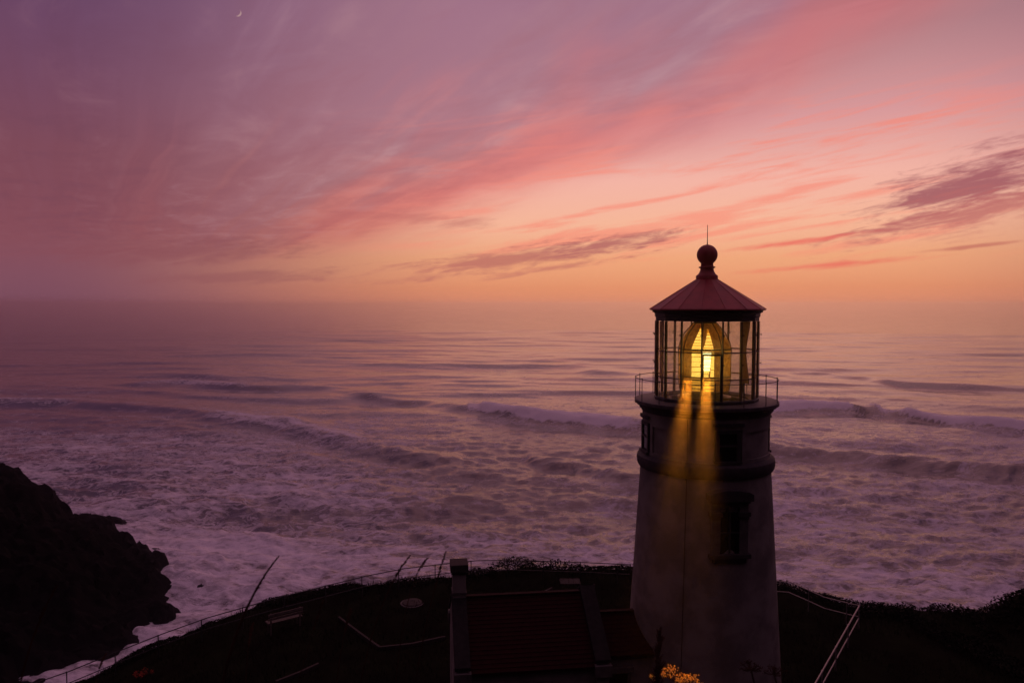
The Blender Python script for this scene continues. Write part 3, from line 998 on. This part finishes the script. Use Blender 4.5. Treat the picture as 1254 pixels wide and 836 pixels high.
glow_panel(-28, -8, .90, 57.45, .90, 58.34, -28, -8, 5, M["glow_gold"], "bullseye_glow_panel")  # bright patches of gathered lamp light, shaped as self-emitting strips
glow_panel(-3.5, 12, .90, 57.66, .90, 58.33, -3.5, 15, 6, M["glow_white"], "bullseye_glow_panel")
glow_panel(-3.5, 9, .90, 57.45, .90, 57.65, -3.5, 12, 2, M["glow_gold"], "bullseye_glow_panel")
glow_panel(13, 21, .895, 57.45, .895, 58.33, 16, 21, 7, M["glow_gold"], "bullseye_glow_panel")
glow_panel(-29, -7, .885, 58.42, .50, 59.14, -17, -8, 14, M["glow_gold"], "upper_glow_panel")
glow_panel(-2.5, 19.5, .885, 58.42, .50, 59.10, 10, 13, 14, M["glow_gold"], "upper_glow_panel")
glow_panel(-28, -8, .845, 56.95, .885, 57.39, -28, -8, 7, M["glow_amber"], "lower_glow_panel")
glow_panel(-3.5, 22, .845, 56.95, .885, 57.39, -3.5, 22, 7, M["glow_amber"], "lower_glow_panel")

lamp = bpy.data.lights.new("lamp_light", "POINT")
lamp.energy = 3800
lamp.shadow_soft_size = .12
lamp.color = (1.0, 0.60, 0.20)
lo = link("lamp_light", lamp, lens)
lo.location = (0, 0, 57.9 - LZ0)


def beam_light(x_lens, p_far, wdt, energy):
    """one lens panel's beam: a narrow, nearly parallel bundle"""
    d = bpy.data.lights.new("beam_light", "AREA")
    d.shape = "RECTANGLE"
    d.size, d.size_y = wdt, .34
    d.energy = energy
    d.spread = R(1.6)
    d.color = (1.0, 0.31, 0.02)
    o = bpy.data.objects.new("beam_light", d)
    col.objects.link(o)
    p0 = Vector((x_lens, 25.2, 57.36))
    o.location = p0
    o.rotation_euler = (p0 - Vector(p_far)).to_track_quat("Z", "Y").to_euler()
    o.parent = lens
    bpy.context.view_layer.update()
    o.matrix_parent_inverse = lens.matrix_world.inverted()
    return p0, Vector(p_far)


BEAMS = [beam_light(5.93, (0.92, 5.0, 57.60), .25, 17), beam_light(6.55, (1.26, 5.0, 57.60), .25, 17)]

# curtains drawn aside inside the panes
def curtain(a0, a1, ztop, zbot, pinch, label, name="lantern_curtain"):
    n, m = 22, 16
    v = []
    for i in range(m + 1):
        t = i / m
        z = ztop + (zbot - ztop) * t
        for k in range(n + 1):
            u = k / n
            w = 1 - pinch * math.sin(math.pi * min(1, t * 1.05)) ** 1.5
            a = a1 + (a0 - a1) * u * w
            r = 1.60 + .035 * math.sin(u * 34 + t * 2) * (1 - .3 * t)
            v.append((r * math.sin(a), -r * math.cos(a), z - LZ0))
    f = [(i * (n + 1) + k, i * (n + 1) + k + 1, (i + 1) * (n + 1) + k + 1, (i + 1) * (n + 1) + k) for i in range(m) for k in range(n)]
    o = MB().add(v, f).build(name, M["cloth"], None, angle=60)
    o.location = (LX, LY, LZ0)
    o.rotation_euler = (0, 0, LRZ)
    s = o.modifiers.new("thickness", "SOLIDIFY")
    s.thickness = .006
    tag(o, label, "curtain", "curtains inside the lantern room")


curtain(R(108), R(126), 59.36, 57.1, .55, "pale curtain gathered at the right inside the lantern room")
curtain(R(-70), R(-92), 59.36, 57.3, .35, "narrow hanging curtain at the left edge of the lantern panes")

# ------------------------------------------------------------------ keeper's workroom beside the tower
HA = R(7.0)
hw = thing("workroom", "low workroom with dark red roof, gable parapets and chimney joined to the tower", "building", (LX, LY, 45.0), math.pi + HA)
# local +x runs from the tower along the ridge to the left and a little nearer; local +y looks towards the viewer
RID, EAV, HW = 4.72, 3.22, 2.40
VRID, VEAV, VW = 3.92, 3.05, 1.38
U0, U1 = 4.55, 8.72
w = MB().box(U0, U1, -HW + .12, HW - .12, -.4, EAV + .02)
w.build("wall", M["wall"], hw, smooth=False)
for x0, x1 in ((U0 - .42, U0 - .002), (U1 + .002, U1 + .42)):
    g = MB()
    poly = [(-HW - .08, -.4), (HW + .08, -.4), (HW + .08, EAV + .04), (0, RID + .10), (-HW - .08, EAV + .04)]
    n = len(poly)
    g.add([(x0, y, z) for y, z in poly] + [(x1, y, z) for y, z in poly],
          [tuple(range(n - 1, -1, -1)), tuple(range(n, 2 * n))] + [(i, (i + 1) % n, (i + 1) % n + n, i + n) for i in range(n)])
    gw = g.build("gable_wall", M["wall"], hw, smooth=False)
    for s in (1, -1):
        c_ = MB()
        dz = (RID - EAV) / (HW + .06)
        y0, y1 = s * .03, s * (HW + .14)
        zt0, zt1 = RID + .13, RID + .13 - dz * (HW + .12)
        c_.hexa([(x0 - .05, y0, zt0), (x1 + .05, y0, zt0), (x0 - .05, y1, zt1), (x1 + .05, y1, zt1),
                 (x0 - .05, y0, zt0 + .10), (x1 + .05, y0, zt0 + .10), (x0 - .05, y1, zt1 + .10), (x1 + .05, y1, zt1 + .10)])
        c_.build("coping", M["coping"], gw, smooth=False)
        MB().box(x0 - .07, x1 + .07, min(s * (HW - .20), s * (HW + .22)), max(s * (HW - .20), s * (HW + .22)), EAV - .36, EAV + .02).build("kneeler", M["stone"], gw, smooth=False)


def roof_slopes(name, x0, x1, hwid, zr, ze, parent, courses):
    r = None
    for s in (1, -1):
        L = math.hypot(hwid, zr - ze)
        nx, nz = (zr - ze) / L, hwid / L
        m = MB().hexa([(x0, 0, zr - .06), (x1, 0, zr - .06), (x0, s * hwid, ze - .06), (x1, s * hwid, ze - .06),
                       (x0, 0, zr), (x1, 0, zr), (x0, s * hwid, ze), (x1, s * hwid, ze)])
        for i in range(courses):                        # overlapping courses, butt edges proud
            t0, t1 = i / courses, (i + 1) / courses
            a, b = Vector((0, s * hwid * t0, zr + (ze - zr) * t0)), Vector((0, s * hwid * t1, zr + (ze - zr) * t1))
            up = Vector((0, s * nx, nz))
            q = [a + up * .004, a + up * .004, b + up * .004, b + up * .004, a + up * .008, a + up * .008, b + up * .026, b + up * .026]
            m.hexa([(x0 + .003 if j % 2 == 0 else x1 - .003, p.y, p.z) for j, p in enumerate(q)])
        o = m.build(name, M["shingle"], parent, smooth=False)
        r = r or o
    MB().box(x0, x1, -.09, .09, zr + .005, zr + .055).build("ridge_cap", M["shingle"], r, smooth=False)


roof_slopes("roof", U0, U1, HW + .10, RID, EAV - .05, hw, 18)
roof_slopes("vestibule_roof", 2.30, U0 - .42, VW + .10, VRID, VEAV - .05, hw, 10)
MB().box(2.3, U0 - .425, -VW + .1, VW - .1, -.4, VEAV - .02).prism([(2.3, VEAV - .02), (U0 - .425, VEAV - .02), (U0 - .425, VRID - .1), (2.3, VRID - .1)], -.1, .1).build("vestibule_wall", M["wall"], hw, smooth=False)
MB().box(2.5, U0 - .43, VW - .1, VW - .03, VEAV - .26, VEAV - .10).build("vestibule_cornice", M["stone"], hw, smooth=False)
for xc, yy, z0, z1, wd in ((3.55, VW - .1, .9, 2.35, .36), (6.6, HW - .12, .9, 2.5, .42)):
    f = MB().box(xc - wd - .12, xc - wd, yy, yy + .08, z0, z1).box(xc + wd, xc + wd + .12, yy, yy + .08, z0, z1).box(xc - wd - .2, xc + wd + .2, yy, yy + .14, z1 + .002, z1 + .2).box(xc - wd - .2, xc + wd + .2, yy, yy + .14, z0 - .12, z0 - .002)
    fo = f.build("window", M["stone"], hw, smooth=False)
    for zz0, zz1 in ((z0, (z0 + z1) / 2 - .03), ((z0 + z1) / 2 + .03, z1)):
        MB().box(xc - wd, xc + wd, yy + .003, yy + .015, zz0, zz1).build("pane", M["dark_glass"], fo, smooth=False)
cx = U1 + .19
ch = MB().box(cx - .23, cx + .23, -.27, .27, RID - .35, RID + .92).build("chimney", M["wall"], hw, smooth=False)
MB().box(cx - .28, cx + .28, -.32, .32, RID + .92, RID + 1.00).box(cx - .31, cx + .31, -.36, .36, RID + 1.001, RID + 1.26).build("chimney_cap", M["concrete"], ch, smooth=False)
MB().box(cx - .26, cx + .26, -.30, .30, RID + .20, RID + .27).build("chimney_band", M["stone"], ch, smooth=False)

# ------------------------------------------------------------------ railings
def on_ground(px, py, up):
    """plan point whose ground plus `up` lies on the pixel's ray"""
    z = 45.0 + up
    for _ in range(12):
        p = at(px, py, z=z)
        z = 0.5 * z + 0.5 * (ground(p.x, p.y) + up)
    return at(px, py, z=z)


def railing(name, pts, label, top=1.05, low=.52, gap=2.0, rad=.026, mat="pipe"):
    pts = [Vector(p) for p in pts]
    o = thing(name, label, "railing", tuple(pts[0] - Vector((0, 0, top))), 0.0, "pipe railings on the headland")
    org = o.location
    loc = [p - org for p in pts]
    MB().tube(loc, rad, 6).build("top_rail", M[mat], o)
    MB().tube([p - Vector((0, 0, top - low)) for p in loc], rad * .85, 6).build("lower_rail", M[mat], o)
    pm = MB().tube([(0, 0, -.35), (0, 0, top)], rad, 6).lathe([(rad * 1.1, top - .03), (rad * 1.5, top - .02), (rad * 1.5, top + .02), (rad * 1.1, top + .032)], 6).mesh("post", M[mat])
    acc, nxt = 0.0, 0.0
    for a, b in zip(loc, loc[1:]):
        L = (b - a).length
        while nxt <= acc + L:
            q = link("post", pm, o)
            q.location = a + (b - a) * ((nxt - acc) / L) - Vector((0, 0, top))
            nxt += gap
        acc += L
    e = link("post", pm, o)
    e.location = loc[-1] - Vector((0, 0, top))
    return o


LFT = [(20, 846), (43, 836), (86, 821), (145, 797), (198, 776), (254, 756), (328, 735), (403, 716), (448, 705), (494, 696), (544, 690), (584, 686), (620, 685.5), (672, 687), (720, 688.5), (772, 691)]
railing("cliff_railing", [on_ground(x, y, 1.05) for x, y in LFT], "long pipe railing along the cliff edge behind the workroom chimney", rad=.024, mat="iron")
RGT = [(950, 711), (966, 712), (985, 720), (1010, 731), (1040, 738.5), (1052, 741)]
railing("path_railing", [on_ground(x, y, 1.05) for x, y in RGT], "short pipe railing curving downhill just right of the tower", rad=.024, mat="pipe", gap=1.9)
a_, b_ = on_ground(1052, 742, 1.05), on_ground(998, 837, 1.05)
railing("path_handrail", [a_, a_.lerp(b_, .5), b_, b_ + (b_ - a_) * .35], "bright straight handrail running towards the viewer right of the tower", rad=.034, gap=2.5, low=.50)

# ------------------------------------------------------------------ things on the lawn
def edging(pts, label):
    P_ = [on_ground(x, y, .05) for x, y in pts]
    m = MB()
    for a, b in zip(P_, P_[1:]):
        d = (b - a)
        n = Vector((-d.y, d.x, 0)).normalized() * .05
        up = Vector((0, 0, .10))
        lo_ = Vector((0, 0, -.10))
        m.hexa([a - n + lo_, b - n + lo_, a + n + lo_, b + n + lo_, a - n + up, b - n + up, a + n + up, b + n + up])
    o = m.build("path_edging", M["concrete"], None, smooth=False)
    tag(o, label, "kerb", "pale path edgings on the lawn")


edging([(415, 757), (440, 776), (465, 794), (503, 790), (545, 781)], "V-shaped pale path edging on the lawn left of the chimney")
edging([(338, 836), (366, 825), (390, 814)], "short pale path edging at the bottom edge left of centre")
edging([(664, 727), (676, 721)], "shorter of two pale edgings just behind the workroom roof ridge")
edging([(712, 724.5), (728, 717)], "longer pale edging behind the workroom nearest the tower")

p = on_ground(505, 737, .05)
wc = thing("well_cover", "round pale concrete cover set in the lawn left of the chimney", "cover", (p.x, p.y, ground(p.x, p.y)))
MB().lathe([(.50, -.1), (.50, .05), (.47, .08), (.36, .09), (.0, .095)], 28).build("lid", M["concrete"], wc)
MB().lathe([(.52, -.1), (.60, -.1), (.60, .03), (.52, .035)], 28, closed=True).build("rim", M["stone"], wc)
MB().tube([(-.08, 0, .09), (-.08, 0, .14), (.08, 0, .14), (.08, 0, .09)], .012, 5).build("handle", M["iron"], wc)

p = on_ground(698, 711, .06)
sl = MB().prism([(-.55, -.1), (.55, -.1), (.55, .035), (.51, .06), (-.51, .06), (-.55, .035)], -.4, .4).build("stone_slab", M["concrete"], None, smooth=False)
sl.location = (p.x, p.y, ground(p.x, p.y))
tag(sl, "flat pale slab on the lawn behind the workroom roof", "slab")

a_, b_ = on_ground(329, 779, .0), on_ground(371, 765, .0)
mid, dv = (a_ + b_) / 2, (b_ - a_)
bl = min(2.0, dv.length)
bench = thing("bench", "wooden bench seen from behind at the cliff railing on the left", "bench", (mid.x, mid.y, ground(mid.x, mid.y)), math.atan2(dv.y, dv.x))
for z in (.62, .80):
    MB().box(-bl / 2, bl / 2, -.03, .01, z, z + .11).build("back_slat", M["timber"], bench, smooth=False)
for y in (.06, .20, .34):
    MB().box(-bl / 2, bl / 2, y, y + .11, .43, .47).build("seat_slat", M["timber"], bench, smooth=False)
for x in (-bl / 2 + .1, bl / 2 - .16):
    MB().box(x, x + .06, .012, .07, -.1, .92).build("leg", M["timber"], bench, smooth=False)
    MB().box(x, x + .06, .38, .44, -.1, .428).build("leg", M["timber"], bench, smooth=False)

# ------------------------------------------------------------------ scrub and grass
def leaves(n, xs, ys, zs, size, up=0.35):
    """n small leaf quads at the given points"""
    d = RNG.normal(size=(n, 3))
    d[:, 2] = np.abs(d[:, 2]) * up + .1
    d /= np.linalg.norm(d, axis=1)[:, None]
    e = np.cross(d, RNG.normal(size=(n, 3)))
    e /= np.linalg.norm(e, axis=1)[:, None]
    s = (size * (0.5 + RNG.random(n)))[:, None]
    c_ = np.stack([xs, ys, zs], -1)
    v = np.stack([c_ - d * s * .6, c_ + e * s * .33, c_ + d * s * .75, c_ - e * s * .33], 1).reshape(-1, 3)
    return v, np.arange(4 * n).reshape(n, 4)


def scrub_points(n, xr, yr, keep):
    x = RNG.uniform(*xr, n)
    y = RNG.uniform(*yr, n)
    k = keep(x, y)
    return x[k], y[k]


def edge_keep(x, y):
    sd = poly_sd(x, y, EDGE)
    c_ = fbm(x * .55, y * .55, 3, 101)
    return (sd > -1.6 - 2.2 * (c_ - .5)) & (sd < 3.2) & (c_ > .36)


x, y = scrub_points(700000, (-30, 40), (14, 48), edge_keep)
hum = np.clip((fbm(x * .55, y * .55, 3, 101) - .36) * 3.2, 0, 1.0)
hmax = hum * (0.20 + .62 * np.exp(-((x - .5) / 2.6) ** 2) + .10 * sstep(12, 18, x)) + .06
z = height(x, y) + hmax * RNG.random(len(x)) ** .6
v1, f1 = leaves(len(x), x, y, z, .085)


def right_keep(x, y):
    return (fbm(x * .5, y * .5, 3, 111) > .42) & (poly_sd(x, y, EDGE) < 2.0) & (x > 17.5 + (38 - y) * .25)


x, y = scrub_points(230000, (16, 46), (8, 40), right_keep)
hum = np.clip((fbm(x * .5, y * .5, 3, 111) - .42) * 3.0, 0, 1.0)
z = height(x, y) + (hum * .45 + .08) * RNG.random(len(x)) ** .6
v2, f2 = leaves(len(x), x, y, z, .10)
o = link("coastal_scrub", raw_mesh("coastal_scrub", np.concatenate([v1, v2]), np.concatenate([f1, f2 + len(v1)]), M["leaf"]))
tag(o, "dark low coastal scrub along the cliff edge", kind="stuff")

n = 130000
x, y = RNG.uniform(-27, 34, n), RNG.uniform(3.5, 44, n)
k = (poly_sd(x, y, EDGE) < .4) & (np.hypot(x - LX, y - LY) > 3.0) & (fbm(x * .4, y * .4, 3, 121) > .30)
hx, hy = (x - LX) * -math.cos(HA) - (y - LY) * math.sin(HA), (x - LX) * math.sin(HA) - (y - LY) * math.cos(HA)
k &= ~((hx > 1.5) & (hx < 9.4) & (np.abs(hy) < 2.7))
x, y = x[k], y[k]
n = len(x)
z = height(x, y)
hgt = (.06 + .20 * RNG.random(n) ** 2) * (0.5 + 1.2 * fbm(x * .3, y * .3, 2, 131)) * np.where(y < 8, .55, 1.0)
an = RNG.uniform(0, 2 * np.pi, n)
wd_ = .012 + .010 * RNG.random(n)
lx_, ly_ = np.cos(an), np.sin(an)
bend = RNG.normal(0, .35, (n, 2)) * hgt[:, None]
v = np.stack([np.stack([x - lx_ * wd_, y - ly_ * wd_, z - .03], -1), np.stack([x + lx_ * wd_, y + ly_ * wd_, z - .03], -1),
              np.stack([x + bend[:, 0], y + bend[:, 1], z + hgt], -1)], 1).reshape(-1, 3)
o = link("meadow_grass", raw_mesh("meadow_grass", v, np.arange(3 * n).reshape(n, 3), M["grass"]))
tag(o, "short dark grass on the headland lawn and slope", kind="stuff")

# ------------------------------------------------------------------ dry stalks close to the viewer
def stalk(p_low, p_tip, dist, rad, head, label, kind="grass_stalk", cat="stalk", headmat="stalk", fluff=60, hr=.012):
    """a stem that rises from the brow below the frame through two pixels at about `dist` metres"""
    tip, low = at(*p_tip, y=dist), at(*p_low, y=dist - .12)
    base = low + (low - tip) * 1.0
    base.z = ground(base.x, base.y) - .02
    base.x, base.y = low.x + (low.x - tip.x) * .5, low.y
    base.z = ground(base.x, base.y) - .02
    o = thing(kind, label, cat, tuple(base), 0, "dry stalks in the foreground")
    b, l, t = Vector((0, 0, 0)), low - base, tip - base
    pts = []
    for i in range(15):
        u = i / 14
        pts.append(b * (1 - u) ** 2 + (l * 1.0) * 2 * u * (1 - u) + t * u * u)
    MB().tube(pts, [rad * (1 - .7 * i / 14) for i in range(15)], 6).build("stem", M["stalk"], o)
    if head:
        rnd = random.Random(len(label))
        m = MB()
        for j in range(fluff):
            u = 1 - head * rnd.random()
            c_ = b * (1 - u) ** 2 + l * 2 * u * (1 - u) + t * u * u
            w = math.sin(math.pi * min(1, max(.08, (u - (1 - head)) / head)))
            d = Vector((rnd.gauss(0, 1), rnd.gauss(0, 1), rnd.gauss(.6, 1))).normalized()
            s_ = hr * (.4 + w) * (.6 + rnd.random())
            e = c_ + d * s_ + (t - l).normalized() * s_ * 1.4
            m.tube([c_, (c_ + e) / 2, e], [.0022, .0034, .0012], 4)
        tag(m.build("seed_head", M[headmat], o), kind="stuff")
    return o


stalk((282, 750), (342, 680), 3.0, .0085, .45, "thick dark dry stalk crossing the cliff railing, left of centre", hr=.0035)
stalk((455, 735), (503, 679), 3.1, .0036, .30, "thin bent stalk with seed head left of the chimney", hr=.0035)
stalk((492, 706), (524, 683), 3.0, .0028, .25, "thinnest short stalk between the seed head and the chimney", hr=.004)
stalk((516, 765), (546, 675), 3.1, .0034, .25, "steep thin stalk just touching the chimney cap", hr=.004)
stalk((20, 800), (70, 716), 2.8, .0050, .35, "dark stalk in front of the black rocks, far left", hr=.0045)
stalk((298, 800), (310, 762), 2.9, .0030, .30, "short reddish stalk below the railing, left of centre", hr=.005)
stalk((412, 800), (430, 745), 3.0, .0030, .25, "dim upright stalk beside the V-shaped path edging", hr=.005)
stalk((363, 830), (396, 735), 3.0, .0022, .20, "very thin faint stalk between the railing and the lawn", hr=.004)
stalk((805, 836), (808, 770), 2.9, .0050, .85, "fuzzy brown plume of seeds in front of the tower base", fluff=170, hr=.016)
stalk((112, 826), (130, 800), 3.2, .0022, .3, "tiny bent stalk against the white surf at lower left", hr=.004)


def umbel(px, py, dist, rad, label, mat, n=26, tilt=0.0):
    top = at(px, py, y=dist)
    base = Vector((top.x + .02, top.y - .04, ground(top.x + .02, top.y - .04) - .02))
    o = thing("umbel_flower", label, "flower", tuple(base), 0, "umbel flowers in the foreground")
    t = top - base
    hub = t - Vector((0, 0, rad * .55))
    MB().tube([(0, 0, 0), hub * .5 + Vector((.012, 0, 0)), hub], [.0055, .0045, .0035], 6).build("stem", M["stalk"], o)
    rnd = random.Random(int(px))
    rays, fl = MB(), MB()
    for j in range(n):
        a = rnd.uniform(0, 2 * math.pi)
        q = rad * math.sqrt(rnd.random())
        e = hub + Vector((q * math.cos(a), q * math.sin(a), rad * (.40 - .10 * (q / rad) ** 2) + tilt * q * math.cos(a) + rnd.uniform(-.1, .1) * rad))
        rays.tube([hub, (hub + e) / 2 - Vector((0, 0, .1 * rad)), e], .0016, 4)
        for i in range(9):
            c_ = e + Vector((rnd.gauss(0, 1), rnd.gauss(0, 1), rnd.gauss(.3, .6))) * rad * .10
            s_ = rad * rnd.uniform(.03, .06)
            d = Vector((rnd.gauss(0, 1), rnd.gauss(0, 1), rnd.gauss(0, 1))).normalized() * s_
            u = d.cross(Vector((.3, .5, .8))).normalized() * s_
            w_ = d.cross(u).normalized() * s_
            fl.add([c_ + d, c_ + u, c_ - d, c_ - u, c_ + w_, c_ - w_], [(0, 1, 4), (1, 2, 4), (2, 3, 4), (3, 0, 4), (1, 0, 5), (2, 1, 5), (3, 2, 5), (0, 3, 5)])
    tag(rays.build("rays", M["stalk"], o), kind="stuff")
    tag(fl.build("florets", M[mat], o, smooth=False), kind="stuff")


umbel(833, 823, 5.0, .135, "dried umbel flower lit gold by the lighthouse beam, below the tower", "floret", 26, -.35)
umbel(806, 825, 5.15, .06, "smaller lit umbel flower just left of the gold one", "floret", 18, .2)
umbel(920, 812, 3.4, .055, "dark umbel seed head in front of the tower's right base", "stalk", 24)
umbel(948, 818, 3.3, .050, "dark umbel seed head farthest right, past the tower's edge", "stalk", 20)
umbel(176, 821, 3.4, .040, "small dull red flower head at the lower left", "petal", 16)

# ------------------------------------------------------------------ moon
ma, me_ = azel(291, 16)
md = 52000.0
mp = CAM + Vector((math.sin(ma) * math.cos(me_), math.cos(ma) * math.cos(me_), math.sin(me_))) * md
mr = md * 3.9 / F_PX
mm = bpy.data.materials.new("moonlit_crescent")
mm.use_nodes = True
mt_ = mm.node_tree
mt_.nodes.clear()
me1 = mt_.nodes.new("ShaderNodeEmission")
me1.inputs[0].default_value = lin(166, 132, 134)
me1.inputs[1].default_value = 1.0
mo = mt_.nodes.new("ShaderNodeOutputMaterial")
mt_.links.new(me1.outputs[0], mo.inputs[0])
cr_ = MB()
nn = 24
vv = []
for i in range(nn + 1):
    t = math.pi * i / nn
    for k in range(5):                               # the sunlit lune of the sphere
        a = R(42) + (R(90) - R(42)) * k / 4
        vv.append((mr * math.sin(t) * math.sin(a), -mr * math.sin(t) * math.cos(a), mr * math.cos(t)))
cr_.add(vv, [(i * 5 + k, (i + 1) * 5 + k, (i + 1) * 5 + k + 1, i * 5 + k + 1) for i in range(nn) for k in range(4)])
moon = cr_.build("moon", mm)
moon.location = mp
moon.rotation_euler = (0, R(28), -ma)
tag(moon, "thin crescent moon high in the purple sky at upper left", "moon")

# ------------------------------------------------------------------ haze and fog
def volume_mat(name, color, density, aniso=0.2):
    m = bpy.data.materials.new(name)
    m.use_nodes = True
    t = m.node_tree
    t.nodes.clear()
    o = t.nodes.new("ShaderNodeOutputMaterial")
    v = t.nodes.new("ShaderNodeVolumePrincipled")
    v.inputs["Color"].default_value = (*color, 1)
    v.inputs["Density"].default_value = density
    v.inputs["Anisotropy"].default_value = aniso
    t.links.new(v.outputs[0], o.inputs["Volume"])
    return m


hz = MB().box(-61000, 61000, -900, 61000, -8, 72).build("haze", volume_mat("sea_haze", (0.99, 0.97, 0.965), 0.00034, 0.972), None, smooth=False)
tag(hz, "thin sea haze that softens the horizon", kind="stuff")


def fog(px, py, dist, a, b, h, dens, label):
    p = at(px, py, y=dist)
    m = MB().lathe([(max(1e-5, math.cos(t)), math.sin(t)) for t in np.linspace(-math.pi / 2, math.pi / 2, 17)], 40)
    o = m.build("fog_bank", volume_mat("fog", (0.99, 0.96, 0.975), dens * 2.2, 0.96))
    o.scale = (a, b, h)
    o.location = (p.x, p.y, max(h * .25, 2))
    tag(o, label, kind="stuff")


for fx, fd, fa, fb, fdn, fl in ((-420, 1500, 1350, 1300, .00055, "fog bank over the sea at the far left, thickest of four"),
                                (-330, 2200, 2000, 1500, .00030, "wide fog bank farther out over the sea at the left"),
                                (-150, 1300, 900, 900, .00028, "fog bank over the left half of the breakers"),
                                (0, 2600, 1800, 1500, .00014, "thinnest and farthest fog bank, reaching towards the middle")):
    fog(fx, 380, fd, fa, fb, 60, fdn, fl)
